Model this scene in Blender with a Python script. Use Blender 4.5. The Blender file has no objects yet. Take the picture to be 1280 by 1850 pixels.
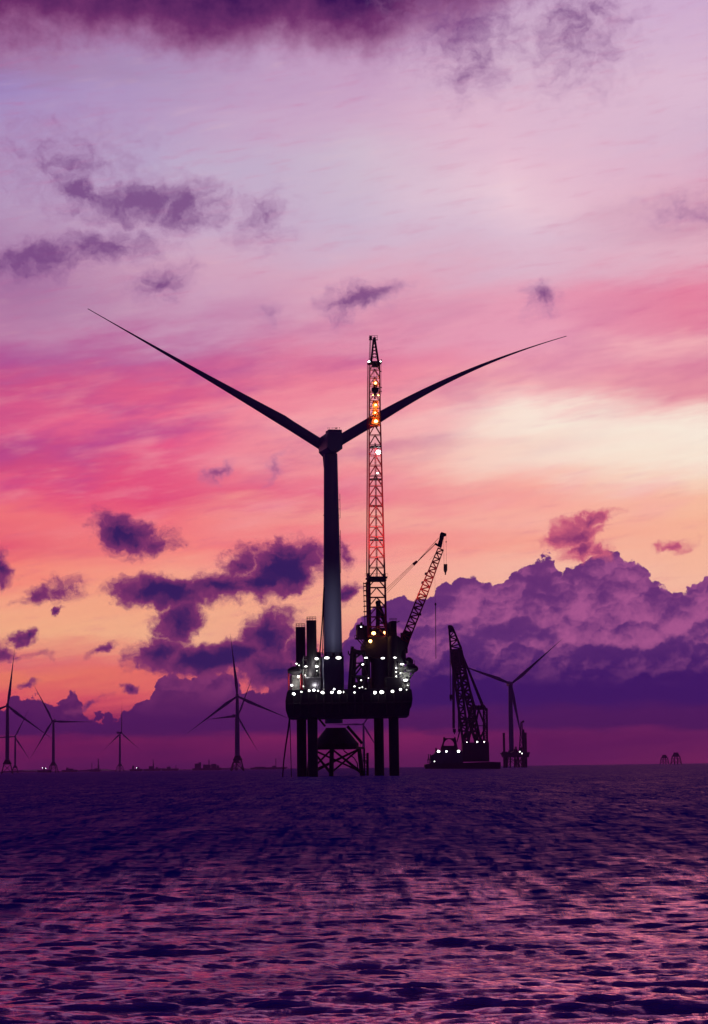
import bpy, bmesh, math, random
import numpy as np
from mathutils import Vector, Matrix
R = math.radians
S = bpy.context.scene
COL = S.collection

# ------------------------------------------------------------------ camera
F, CX, CY = 4000.0, 640.0, 925.0
CAMH = 2.7
PITCH, ROLL = math.atan(461.5 / F), R(0.76)
fwd = Vector((0, math.cos(PITCH), math.sin(PITCH)))
rt0 = Vector((1, 0, 0)); up0 = Vector((0, -math.sin(PITCH), math.cos(PITCH)))
RT = rt0 * math.cos(ROLL) - up0 * math.sin(ROLL)
UP = up0 * math.cos(ROLL) + rt0 * math.sin(ROLL)
cd = bpy.data.cameras.new('camera'); cam = bpy.data.objects.new('camera', cd); COL.objects.link(cam)
cd.sensor_fit = 'VERTICAL'; cd.sensor_height = 36; cd.lens = F / 1850 * 36
cd.clip_start = 0.5; cd.clip_end = 60000
M = Matrix((RT, UP, -fwd)).transposed().to_4x4(); M.translation = Vector((0, 0, CAMH))
cam.matrix_world = M
S.camera = cam
S.view_settings.view_transform = 'Standard'; S.view_settings.look = 'None'
S.view_settings.exposure = 0.0; S.view_settings.gamma = 1.0

def ray(px, py):
    return (fwd * F + RT * (px - CX) + UP * (CY - py)).normalized()
def at(px, py, Y):
    """a point of the place at distance Y, found from where the photo shows it"""
    d = ray(px, py); return Vector((0, 0, CAMH)) + d * (Y / d.y)
def azel(px, py):
    d = ray(px, py); return math.degrees(math.atan2(d.x, d.y)), math.degrees(math.asin(d.z))
def lin(c):
    return tuple((x / 255 / 12.92) if x / 255 <= 0.04045 else ((x / 255 + 0.055) / 1.055) ** 2.4 for x in c[:3]) + (1,)

# ------------------------------------------------------------------ node expression helper
class E:
    nt = None
    def __init__(s, sock): s.s = sock
    @staticmethod
    def put(inp, v):
        if isinstance(v, E): E.nt.links.new(v.s, inp)
        else:
            try: inp.default_value = v
            except Exception:
                inp.default_value = (v, v, v) if not hasattr(v, '__len__') else v
    @staticmethod
    def m(op, *a, clamp=False):
        n = E.nt.nodes.new('ShaderNodeMath'); n.operation = op; n.use_clamp = clamp
        for i, v in enumerate(a): E.put(n.inputs[i], v)
        return E(n.outputs[0])
    @staticmethod
    def v(op, *a, out=0):
        n = E.nt.nodes.new('ShaderNodeVectorMath'); n.operation = op
        for i, x in enumerate(a):
            if op == 'SCALE' and i == 1: E.put(n.inputs['Scale'], x)
            else: E.put(n.inputs[i], x)
        return E(n.outputs[out])
    def __add__(s, o): return E.m('ADD', s, o)
    def __radd__(s, o): return E.m('ADD', o, s)
    def __sub__(s, o): return E.m('SUBTRACT', s, o)
    def __rsub__(s, o): return E.m('SUBTRACT', o, s)
    def __mul__(s, o): return E.m('MULTIPLY', s, o)
    def __rmul__(s, o): return E.m('MULTIPLY', o, s)
    def __truediv__(s, o): return E.m('DIVIDE', s, o)
def vec(x, y, z=0.0):
    n = E.nt.nodes.new('ShaderNodeCombineXYZ')
    for i, v in enumerate((x, y, z)): E.put(n.inputs[i], v)
    return E(n.outputs[0])
def sep(v):
    n = E.nt.nodes.new('ShaderNodeSeparateXYZ'); E.put(n.inputs[0], v)
    return [E(o) for o in n.outputs]
def noise(v, scale, detail=4, rough=0.5, color=False, lac=2.0, dist=0.0):
    n = E.nt.nodes.new('ShaderNodeTexNoise'); E.put(n.inputs['Vector'], v)
    n.inputs['Scale'].default_value = scale; n.inputs['Detail'].default_value = detail
    n.inputs['Roughness'].default_value = rough; n.inputs['Lacunarity'].default_value = lac
    n.inputs['Distortion'].default_value = dist
    return E(n.outputs['Color' if color else 'Fac'])
def voro(v, scale, out='Distance', smooth=None):
    n = E.nt.nodes.new('ShaderNodeTexVoronoi'); n.voronoi_dimensions = '2D'
    if smooth is not None: n.feature = 'SMOOTH_F1'; n.inputs['Smoothness'].default_value = smooth
    E.put(n.inputs['Vector'], v); n.inputs['Scale'].default_value = scale
    return E(n.outputs[out])
def step(v, a, b):
    n = E.nt.nodes.new('ShaderNodeMapRange'); n.interpolation_type = 'SMOOTHSTEP'
    E.put(n.inputs[0], v); n.inputs[1].default_value = a; n.inputs[2].default_value = b
    return E(n.outputs[0])
def lerp(v, a, b, c=0.0, d=1.0):
    n = E.nt.nodes.new('ShaderNodeMapRange'); E.put(n.inputs[0], v)
    for i, x in enumerate((a, b, c, d)): n.inputs[i + 1].default_value = x
    return E(n.outputs[0])
def mix(f, a, b):
    n = E.nt.nodes.new('ShaderNodeMix'); n.data_type = 'RGBA'; n.clamp_factor = True
    E.put(n.inputs[0], f); E.put(n.inputs[6], a); E.put(n.inputs[7], b)
    return E(n.outputs[2])
def ramp(f, stops, interp='LINEAR'):
    n = E.nt.nodes.new('ShaderNodeValToRGB'); cr = n.color_ramp; cr.interpolation = interp
    E.put(n.inputs[0], f); cr.elements.remove(cr.elements[1])
    stops = sorted(stops); cr.elements[0].position = stops[0][0]; cr.elements[0].color = stops[0][1]
    for p, c in stops[1:]:
        e = cr.elements.new(p); e.color = c
    return E(n.outputs[0])
def curve(f, pts):
    n = E.nt.nodes.new('ShaderNodeFloatCurve'); E.put(n.inputs['Value'], f)
    c = n.mapping.curves[0]; n.mapping.use_clip = False
    pts = sorted(pts); c.points[0].location = pts[0]; c.points[1].location = pts[-1]
    for p in pts[1:-1]: c.points.new(*p)
    for p in c.points: p.handle_type = 'AUTO_CLAMPED'
    n.mapping.update()
    return E(n.outputs[0])

# ------------------------------------------------------------------ the sky (dusk, broken cloud), by direction only
W = bpy.data.worlds.new('World'); S.world = W; W.use_nodes = True
nt = W.node_tree; nt.nodes.clear(); E.nt = nt
tc = nt.nodes.new('ShaderNodeTexCoord')
dx, dy, dz = sep(E(tc.outputs['Generated']))
az = E.m('ARCTAN2', dx, dy) * (180 / math.pi)
el = E.m('ARCSINE', dz) * (180 / math.pi)
P = vec(az, el)
ca, sa = math.cos(R(9)), math.sin(R(9))
ur = az * ca + el * sa; vr = el * ca - az * sa          # streaks climb gently to the right
st1 = noise(vec(ur * 0.16, vr * 0.75, 3.1), 1.0, 5, 0.55)
st2 = noise(vec(ur * 0.5, vr * 3.4, 7.7), 1.0, 6, 0.6)
st3 = noise(vec(az * 0.35, el * 2.6, 1.3), 1.0, 4, 0.55)
broad = noise(vec(az * 0.22, el * 0.22, 5.0), 1.0, 3, 0.5)
up_f = step(el, 4.0, 9.0)
vw = el + (st1 - 0.5) * (0.7 + up_f * 1.3) + (st2 - 0.5) * 0.8 + (st3 - 0.5) * 0.5
uw = az + (broad - 0.5) * 5.0
EL0, EL1 = -1.0, 27.0
def colramp(x, rows):
    stops = []
    for y, c in rows:
        if y < 620: c = (min(255, c[0] + 9), c[1] + 2, c[2] - 3)
        if 990 < y < 1210: c = (c[0], c[1] + 2, c[2] + 10)
        e = azel(x, y)[1]; stops.append((min(1, max(0, (e - EL0) / (EL1 - EL0))), lin(c)))
    return ramp(lerp(vw, EL0, EL1), stops)
GRID = {
 0: [(0,(150,125,185)),(110,(150,118,170)),(150,(152,134,196)),(250,(165,145,196)),(350,(174,153,196)),(450,(168,132,178)),(520,(162,115,166)),
     (600,(182,128,174)),(655,(176,98,158)),(700,(204,82,138)),(750,(226,92,140)),(800,(188,66,130)),(850,(208,76,130)),(890,(236,86,128)),
     (935,(246,118,124)),(990,(236,92,118)),(1030,(254,132,112)),(1090,(255,168,128)),(1150,(255,180,130)),(1200,(238,112,108)),(1230,(250,132,106)),
     (1275,(240,90,108)),(1310,(168,46,98)),(1350,(138,34,98)),(1392,(104,32,96)),(1440,(60,22,80))],
 320: [(0,(165,145,195)),(110,(168,148,194)),(200,(178,155,200)),(300,(178,166,206)),(400,(194,170,205)),(480,(205,165,196)),(560,(200,160,195)),(620,(204,148,184)),
     (660,(202,104,156)),(700,(226,97,141)),(745,(246,112,145)),(800,(238,95,140)),(850,(234,90,134)),(900,(234,80,124)),(940,(250,122,130)),(980,(254,138,130)),
     (1030,(255,165,134)),(1090,(255,176,130)),(1150,(255,185,140)),(1210,(250,120,110)),(1260,(238,98,108)),(1305,(150,42,100)),(1350,(120,32,96)),(1390,(92,28,92)),(1440,(60,22,80))],
 640: [(0,(190,165,205)),(150,(195,162,202)),(230,(202,172,206)),(300,(202,187,212)),(400,(196,182,212)),(470,(206,176,205)),(540,(216,164,192)),
     (600,(220,150,182)),(650,(232,130,162)),(700,(244,140,160)),(760,(250,172,176)),(820,(250,164,165)),(860,(246,140,152)),(895,(240,116,142)),(930,(250,165,155)),
     (970,(248,124,138)),(1010,(255,152,140)),(1060,(255,170,140)),(1110,(255,176,140)),(1200,(240,110,120)),(1300,(186,54,110)),(1345,(148,40,104)),(1388,(104,34,90)),(1440,(60,22,80))],
 960: [(0,(204,182,216)),(100,(206,182,212)),(200,(216,184,212)),(300,(225,192,216)),(360,(229,202,221)),(420,(216,190,215)),(480,(216,180,206)),(540,(226,156,186)),
     (600,(228,160,190)),(650,(240,162,182)),(700,(250,182,186)),(760,(255,226,216)),(800,(254,212,198)),(850,(255,186,170)),(900,(255,170,160)),(940,(255,182,165)),
     (980,(255,170,150)),(1030,(255,190,160)),(1150,(255,180,150)),(1270,(150,50,112)),(1300,(128,40,104)),(1345,(108,30,96)),(1382,(104,34,96)),(1440,(60,22,80))],
 1280: [(0,(200,172,212)),(150,(214,186,215)),(230,(206,180,211)),(330,(214,170,200)),(400,(205,156,186)),(450,(220,176,200)),(520,(224,130,165)),(570,(222,134,166)),
     (605,(240,180,190)),(650,(230,142,166)),(700,(236,152,166)),(740,(246,192,190)),(775,(255,242,230)),(815,(255,230,208)),(860,(255,220,194)),(905,(255,198,165)),
     (950,(255,186,155)),(1040,(255,190,155)),(1150,(255,180,150)),(1270,(150,50,112)),(1300,(132,42,104)),(1345,(114,34,100)),(1376,(144,44,100)),(1440,(60,22,80))]}
cols = {x: colramp(x, rows) for x, rows in GRID.items()}
xs = sorted(GRID); sky = cols[0]
for a, b in zip(xs, xs[1:]):
    sky = mix(lerp(uw, azel(a, 900)[0], azel(b, 900)[0]), sky, cols[b])
# thin fibrous veil
veil = noise(vec(ur * 0.9, vr * 5.5, 2.2), 1.0, 7, 0.62)
sky = mix(step(veil, 0.5, 0.85) * step(el, 1.5, 3.5) * 0.28, sky, lin((205, 80, 140)))
sky = mix(step(1.0 - veil, 0.52, 0.85) * step(el, 1.8, 4.0) * 0.12, sky, lin((255, 205, 190)))
mv = noise(vec(ur * 0.3, vr * 1.15, 9.4), 1.0, 5, 0.55)
sky = mix(step(mv, 0.42, 0.72) * step(el, 6.5, 8.0) * step(el * -1.0, -13.0, -10.5) * lerp(az, -6, 9, 0.72, 0.2), sky, lin((184, 74, 146)))
mw = noise(vec(ur * 0.4, vr * 1.6, 21.0), 1.0, 5, 0.55)
sky = mix(step(mw, 0.45, 0.75) * step(el, 5.5, 7.0) * step(el * -1.0, -11.5, -9.0) * 0.4, sky, lin((252, 170, 178)))

wn = E.v('SUBTRACT', noise(P, 1.1, 7, 0.6, color=True), (0.5, 0.5, 0.5))
PW = E.v('ADD', P, E.v('MULTIPLY', wn, (1.5, 1.0, 0)))
fn = noise(E.v('MULTIPLY', PW, (1.0, 1.25, 1.0)), 2.2, 8, 0.6)

def blobs(lst, base=None):
    m = None
    for b in lst:
        px, py, rx, ry = b[:4]; rot = b[4] if len(b) > 4 else 0; w = b[5] if len(b) > 5 else 1.0
        a, e = azel(px, py)
        q = E.v('SUBTRACT', base or PW, (a, e, 0))
        k = 70.0
        if rot:
            n = nt.nodes.new('ShaderNodeVectorRotate'); n.rotation_type = 'Z_AXIS'
            E.put(n.inputs['Vector'], q); n.inputs['Angle'].default_value = -R(rot); q = E(n.outputs[0])
        q = E.v('MULTIPLY', q, (k / rx, k / ry, 0))
        l = E.v('LENGTH', q, out=1)
        d = E.m('MULTIPLY_ADD', l, -w, w)
        m = d if m is None else E.m('MAXIMUM', m, d)
    return m

# brightest part of the afterglow, low on the right
gw = blobs([(1230, 788, 600, 92, 4), (1010, 765, 320, 55, 6, .8)], base=vec(uw * 0.35 + az * 0.65, vw))
sky = mix(step(gw, 0.0, 0.9) * 0.75, sky, lin((255, 240, 222)))
# high cloud deck edge along the top, soft, reaching on overhead
azn = lerp(az, -12, 12)
def prof(pts):
    q = []
    for px, py in pts:
        a, e = azel(px, py); q.append(((a + 12) / 24, e / 30))
    return q
deck = curve(azn, [(0, azel(0, 100)[1] / 30)] + prof([(0,100),(200,96),(400,128),(500,104),(640,122),(740,96),(850,62),(930,20),(960,0)]) + [(0.85, 0.69), (1, 0.73)]) * 30
dn = noise(P, 0.8, 7, 0.6)
dd = el - deck + (dn - 0.5) * 1.6
deck_a = step(dd, -0.5, 0.95)
deck_c = ramp(lerp(dd + (noise(P, 2.2, 6, 0.6) - 0.5) * 0.9, -0.2, 2.5), [(0, lin((178,128,175))), (0.25, lin((150,88,138))), (0.48, lin((112,50,108))), (0.78, lin((60,22,86))), (1, lin((36,12,70)))])
sky = mix(deck_a, sky, deck_c)
# pale mauve scraps high up
sc = blobs([(255,365,190,58,2),(150,345,100,44,-30,.9),(120,290,160,90,0,.5),(70,470,150,54,12,.95),(190,445,150,44,5,.85),(290,508,76,42,20,.75),(470,395,70,60,0,.55),(330,375,110,60,0,.9),
            (655,537,95,34,12,.95),(620,560,50,30,20,.5),(978,537,48,34,0,.75),(1040,50,130,130,60,.6),(1090,20,70,70,0,.5),(860,110,90,70,40,.6),(850,50,170,90,0,.62),(480,575,30,24,0,.4),
            (1230,380,80,30,0,.35),(400,850,36,14,30,.7),(495,850,40,12,45,.6)])
sd = sc + 0.08 + (fn - 0.5) * 1.15
sky = mix(step(sd, -0.12, 0.95) * 0.88, sky, mix(step(sd, 0.1, 0.9), mix(up_f, lin((205,70,120)), lin((172,118,168))), mix(up_f, lin((165,50,110)), lin((118,66,130)))))
# distant cumulus banks
def bank(top_pts, base_y, seed, col_top, col_mid, col_low, pink, lob=1.0, soft=0.05):
    tops = curve(azn, [(0, prof(top_pts)[0][1])] + prof(top_pts) + [(1, prof(top_pts)[-1][1])]) * 30
    small = E.v('MULTIPLY', E.v('SUBTRACT', noise(E.v('ADD', P, (seed, 0, 0)), 3.0, 5, 0.6, color=True), (0.5,)*3), (0.35, 0.35, 0))
    Q = E.v('ADD', P, small)
    v1 = voro(Q, 1.15, smooth=0.25); v2 = voro(E.v('ADD', Q, (seed, 3, 0)), 3.1, smooth=0.2); v3 = voro(E.v('ADD', Q, (7, seed, 0)), 8.0, smooth=0.2)
    lump = (0.5 - v1) * 0.42 + (0.45 - v2) * 0.22 + (0.45 - v3) * 0.09
    d = tops - el + lump * lob
    a = step(d, -0.01, soft)
    # shading: turrets overlap; each lobe a bit paler toward its lower flank
    p1 = E.v('SUBTRACT', Q, voro(Q, 1.15, 'Position'))
    bil = noise(E.v('MULTIPLY', E.v('ADD', Q, (0, seed, 0)), (0.8, 1.15, 1)), 1.35, 7, 0.55, dist=0.5)
    Qa = E.v('MULTIPLY', E.v('ADD', Q, (seed * 2, 1.7, 0)), (0.85, 1.0, 1))
    def lobe(sc_, w):
        pos = voro(Qa, sc_, 'Position', 0.25); dif = E.v('SUBTRACT', Qa, pos)
        return E.v('DOT_PRODUCT', dif, (0.35 * sc_ * w, -0.95 * sc_ * w, 0), out=1)
    sh = lobe(0.6, 0.9) + lobe(1.5, 0.5) + lobe(3.8, 0.2) + (bil - 0.5) * 2.4 + (v3 - 0.4) * 0.25 + 0.26
    be = azel(640, base_y)[1]
    hgt = lerp(el + (bil - 0.5) * 0.5, be, be + 3.6)
    c = ramp(hgt, [(0, lin(col_low)), (0.22, lin(col_low)), (0.5, lin(col_mid)), (1, lin(col_top))])
    c = mix(step(sh, -0.15, 1.1) * step(hgt, 0.12, 0.5) * 0.95, c, lin(pink))
    c = mix(step(sh * -1.0, 0.0, 1.2) * 0.4, c, lin(col_low))
    # flat, soft cloud base
    bn = noise(vec(az * 0.5, el * 2.0, seed), 1.0, 4, 0.5)
    b = step(el + (bn - 0.5) * 0.7, be - 0.14, be + 0.2)
    return a * b, c
a, c = bank([(0,1288),(25,1272),(60,1266),(100,1272),(130,1262),(150,1290),(165,1306),(200,1290),(262,1276),(285,1240),(330,1224),(372,1220),(420,1226),(450,1246),
             (475,1244),(500,1226),(540,1190),(600,1170),(640,1150),(680,1200)], 1328, 11.0, (108,46,112), (88,36,106), (76,28,98), (140,58,120), 1.2)
sky = mix(a * 0.95, sky, c)
a, c = bank([(560,1330),(600,1260),(625,1160),(650,1115),(700,1090),(780,1078),(810,1058),(850,1046),(880,1050),(905,1056),(920,1040),(955,1010),(985,1002),(1020,1022),
             (1050,1016),(1078,1002),(1115,1002),(1150,1018),(1180,1048),(1205,1052),(1235,1060),(1256,1062),(1275,1044),(1320,1040)], 1284, 4.0,
            (112,54,120), (98,48,118), (60,25,104), (178,92,150), 1.0)
sky = mix(a, sky, c)
# rain shaft haze under the banks
# dark scud clouds, nearer
dk = blobs([(225,965,75,42,-20),(285,985,60,24,15,.6),(240,985,60,30,0,.7),(300,1070,125,36,0,1.25),(400,1062,90,36,0,1.0),(515,1030,92,50,20,1.3),(480,1055,80,32,8,1.1),(520,1000,40,36,0,.8),(430,1025,70,34,35,.55),
            (325,1120,62,44,40,1.0),(285,1175,75,34,20,.9),(390,1186,165,38,2,1.25),(485,1150,75,60,35,1.0),(500,1205,90,40,0,1.0),(540,1170,40,60,0,.7),
            (0,1030,28,34,0,.8),(75,1070,52,22,25,.55),(110,1060,40,26,0,.4),(45,1150,28,16,20,.75),(185,1172,30,12,25,.6),(232,1249,26,12,0,.8),(50,1238,28,9,0,.6),(10,1178,30,20,0,.7),(160,1275,40,12,30,.45),
            (625,1075,34,26,20,.8),(620,1000,22,34,0,.45),(1215,985,50,14,10,.45),(1063,940,70,20,14,.7),(1040,968,75,24,10,.85),(1050,990,44,26,30,.8),(1080,1000,40,20,0,.6),(118,1100,16,8,30,.6),(35,1185,60,8,0,.3)])
dq = dk + 0.10 + (fn - 0.5) * 0.85 + (noise(PW, 7.0, 4, 0.6) - 0.5) * 0.3
da = step(dq, 0.02, 0.5)
rt_f = step(az, 2.0, 5.0)
core = mix(step(dq, 0.3, 1.05), lin((138,56,112)), mix(rt_f, lin((52,30,94)), lin((140,56,112))))
sky = mix(da, sky, mix(rt_f * (1.0 - step(dq, 0.3, 0.9)), core, lin((214,100,128))))

# away from the glow the dusk dome is deep violet
fall = step(E.m('ABSOLUTE', az), 16.0, 60.0)
dome = ramp(lerp(el, -5, 60), [(0, (0.012, 0.004, 0.03, 1)), (0.15, (0.03, 0.009, 0.06, 1)), (0.45, (0.022, 0.009, 0.09, 1)), (1, (0.006, 0.003, 0.035, 1))])
over = E.m('SQRT', lerp(el, 20.5, 36.0))
sky = mix(fall, sky, dome)
sky = mix(over, sky, dome)
sky = mix(step(el * -1.0, 0.2, 3.0), sky, (0.01, 0.004, 0.03, 1))
bg = nt.nodes.new('ShaderNodeBackground'); out = nt.nodes.new('ShaderNodeOutputWorld')
nt.links.new(sky.s, bg.inputs[0]); bg.inputs[1].default_value = 1.0
nt.links.new(bg.outputs[0], out.inputs[0])
W.cycles.sampling_method = 'MANUAL'; W.cycles.sample_map_resolution = 2048

# the last of the sun, low behind the cloud bank on the right
sl = bpy.data.lights.new('sun', 'SUN'); sl.energy = 0.03; sl.angle = R(10); sl.color = (1.0, 0.55, 0.4)
so = bpy.data.objects.new('sun', sl); COL.objects.link(so)
sd_ = ray(1240, 800); so.rotation_euler = (-sd_).to_track_quat('-Z', 'Y').to_euler()

# ------------------------------------------------------------------ mesh helpers
class MB:
    def __init__(s): s.v = []; s.f = []
    def add(s, vs, fs):
        o = len(s.v); s.v += [tuple(v) for v in vs]; s.f += [tuple(i + o for i in f) for f in fs]
    def box(s, c, sx, sy, sz, rz=0.0):
        c = Vector(c); ca, sa = math.cos(rz), math.sin(rz); vs = []
        for z in (-.5, .5):
            for x, y in ((-.5, -.5), (.5, -.5), (.5, .5), (-.5, .5)):
                X, Y = x * sx, y * sy
                vs.append((c.x + X * ca - Y * sa, c.y + X * sa + Y * ca, c.z + z * sz))
        s.add(vs, [(3,2,1,0),(4,5,6,7),(0,1,5,4),(1,2,6,5),(2,3,7,6),(3,0,4,7)])
    def tube(s, a, b, r0, r1=None, n=8, cap=True):
        a, b = Vector(a), Vector(b); r1 = r0 if r1 is None else r1
        d = (b - a)
        if d.length < 1e-6: return
        d.normalize(); x = d.orthogonal().normalized()
        if abs(d.z) > .999: x = Vector((1, 0, 0))
        y = d.cross(x)
        vs = []
        for p, r in ((a, r0), (b, r1)):
            for i in range(n):
                t = 2 * math.pi * (i + .5) / n
                vs.append(p + x * (r * math.cos(t)) + y * (r * math.sin(t)))
        fs = [(i, (i + 1) % n, n + (i + 1) % n, n + i) for i in range(n)]
        if cap: fs += [tuple(range(n))[::-1], tuple(range(n, 2 * n))]
        s.add(vs, fs)
    def path(s, pts, r, n=6):
        for a, b in zip(pts, pts[1:]): s.tube(a, b, r, r, n)
    def lathe(s, prof, c=(0, 0, 0), n=24):
        c = Vector(c); vs = []
        for r, z in prof:
            for i in range(n):
                t = 2 * math.pi * i / n; vs.append((c.x + r * math.cos(t), c.y + r * math.sin(t), c.z + z))
        fs = []
        for k in range(len(prof) - 1):
            for i in range(n):
                j = (i + 1) % n; fs.append((k * n + i, k * n + j, (k + 1) * n + j, (k + 1) * n + i))
        fs += [tuple(range(n))[::-1], tuple(range((len(prof) - 1) * n, len(prof) * n))]
        s.add(vs, fs)
    def prism(s, poly, ext):
        """poly: outline points, ext: extrusion vector"""
        n = len(poly); ext = Vector(ext); vs = [Vector(p) for p in poly] + [Vector(p) + ext for p in poly]
        s.add(vs, [tuple(range(n)), tuple(range(n, 2 * n))[::-1]] + [(i, i + n, (i + 1) % n + n, (i + 1) % n) for i in range(n)])
    def ball(s, c, rx, ry=None, rz=None, n=10):
        ry = rx if ry is None else ry; rz = rx if rz is None else rz; c = Vector(c); vs = []; m = n // 2 + 1
        for k in range(1, m):
            ph = math.pi * k / m
            for i in range(n):
                t = 2 * math.pi * i / n
                vs.append((c.x + rx * math.sin(ph) * math.cos(t), c.y + ry * math.sin(ph) * math.sin(t), c.z + rz * math.cos(ph)))
        fs = [(k * n + i, (k + 1) * n + i, (k + 1) * n + (i + 1) % n, k * n + (i + 1) % n) for k in range(m - 2) for i in range(n)]
        t0 = len(vs); vs.append((c.x, c.y, c.z + rz)); vs.append((c.x, c.y, c.z - rz))
        fs += [(t0, i, (i + 1) % n) for i in range(n)] + [(t0 + 1, (m - 2) * n + (i + 1) % n, (m - 2) * n + i) for i in range(n)]
        s.add(vs, fs)
    def mesh(s, name, mat, smooth=False, bevel=0.0):
        me = bpy.data.meshes.new(name); me.from_pydata(s.v, [], s.f); me.materials.append(mat)
        bm = bmesh.new(); bm.from_mesh(me); bmesh.ops.recalc_face_normals(bm, faces=bm.faces)
        if bevel:
            bmesh.ops.bevel(bm, geom=[e for e in bm.edges], offset=bevel, segments=1, affect='EDGES', clamp_overlap=True)
        bm.to_mesh(me); bm.free()
        if smooth:
            me.polygons.foreach_set('use_smooth', [True] * len(me.polygons))
            try: me.set_sharp_from_angle(angle=R(40))
            except Exception: pass
        return me
    def build(s, name, mat, parent=None, smooth=False, bevel=0.0, loc=None):
        """world-coordinate geometry; becomes local to loc / to the parent's base"""
        org = Vector(loc) if loc is not None else (wloc(parent) if parent is not None else Vector((0, 0, 0)))
        s.v = [tuple(Vector(v) - org) for v in s.v]
        o = bpy.data.objects.new(name, s.mesh(name, mat, smooth, bevel)); COL.objects.link(o)
        if parent is not None: o.parent = parent; o.location = org - wloc(parent)
        else: o.location = org
        return o
def wloc(o):
    v = Vector((0, 0, 0))
    while o is not None: v += o.location; o = o.parent
    return v
def tag(o, label=None, cat=None, group=None, kind=None):
    if label: o['label'] = label
    if cat: o['category'] = cat
    if group: o['group'] = group
    if kind: o['kind'] = kind
    return o
def thing(name, loc, label, cat, group=None):
    o = bpy.data.objects.new(name, None); COL.objects.link(o); o.location = loc; o.empty_display_size = 1
    return tag(o, label, cat, group)
def copy_tree(o, parent=None):
    c = o.copy(); COL.objects.link(c)
    if parent is not None: c.parent = parent
    for ch in list(o.children): copy_tree(ch, c)
    return c

# ------------------------------------------------------------------ materials
def mat(name, col, rough=0.6, metal=0.0, var=0.25, scale=0.6, emit=None, es=0.0, streak=True):
    m = bpy.data.materials.new(name); m.use_nodes = True; nt = m.node_tree; E.nt = nt
    b = nt.nodes['Principled BSDF']; b.inputs['Roughness'].default_value = rough; b.inputs['Metallic'].default_value = metal
    if emit:
        b.inputs['Base Color'].default_value = (*col, 1)
        b.inputs['Emission Color'].default_value = (*emit, 1); b.inputs['Emission Strength'].default_value = es
        return m
    t = nt.nodes.new('ShaderNodeTexCoord'); p = E(t.outputs['Object'])
    n1 = noise(E.v('MULTIPLY', p, (1, 1, 0.25 if streak else 1)), scale, 6, 0.6)   # rust runs and grime
    n2 = noise(p, scale * 6, 3, 0.5)
    f = step(n1 * 0.7 + n2 * 0.3, 0.35, 0.72)
    c0 = tuple(x * (1 + var) for x in col) + (1,); c1 = tuple(x * (1 - var) for x in col) + (1,)
    nt.links.new(mix(f, c0, c1).s, b.inputs['Base Color'])
    nt.links.new(lerp(n2, 0, 1, rough - 0.1, min(1, rough + 0.15)).s, b.inputs['Roughness'])
    return m
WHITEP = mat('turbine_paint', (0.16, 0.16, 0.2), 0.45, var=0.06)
DARK = mat('dark_hull_paint', (0.014, 0.012, 0.02), 0.6)
NAVY = mat('navy_paint', (0.02, 0.02, 0.05), 0.55)
GREY = mat('grey_deckhouse_paint', (0.17, 0.175, 0.165), 0.6, var=0.35, scale=0.9)
STEEL = mat('leg_steel', (0.02, 0.018, 0.022), 0.65)
RED = mat('red_boom_paint', (0.5, 0.02, 0.03), 0.5)
ORANGE = mat('warm_lit_orange', (0.4, 0.1, 0.02), 0.5)  # orange stands in for warm lamp light on the boom
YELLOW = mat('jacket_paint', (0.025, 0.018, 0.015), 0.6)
ROPE = mat('wire_rope', (0.03, 0.02, 0.03), 0.7)
LAMPW = mat('lamp_glass_white', (0.9, 0.9, 0.9), emit=(1.0, 0.98, 0.93), es=5)
LAMPS = mat('lamp_glass_cool', (0.9, 0.9, 0.9), emit=(0.95, 0.97, 1.0), es=12)
LAMPO = mat('lamp_glass_warm', (0.9, 0.7, 0.4), emit=(1.0, 0.5, 0.14), es=9)
GLASS = mat('cab_glass', (0.02, 0.02, 0.04), 0.1)

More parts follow.
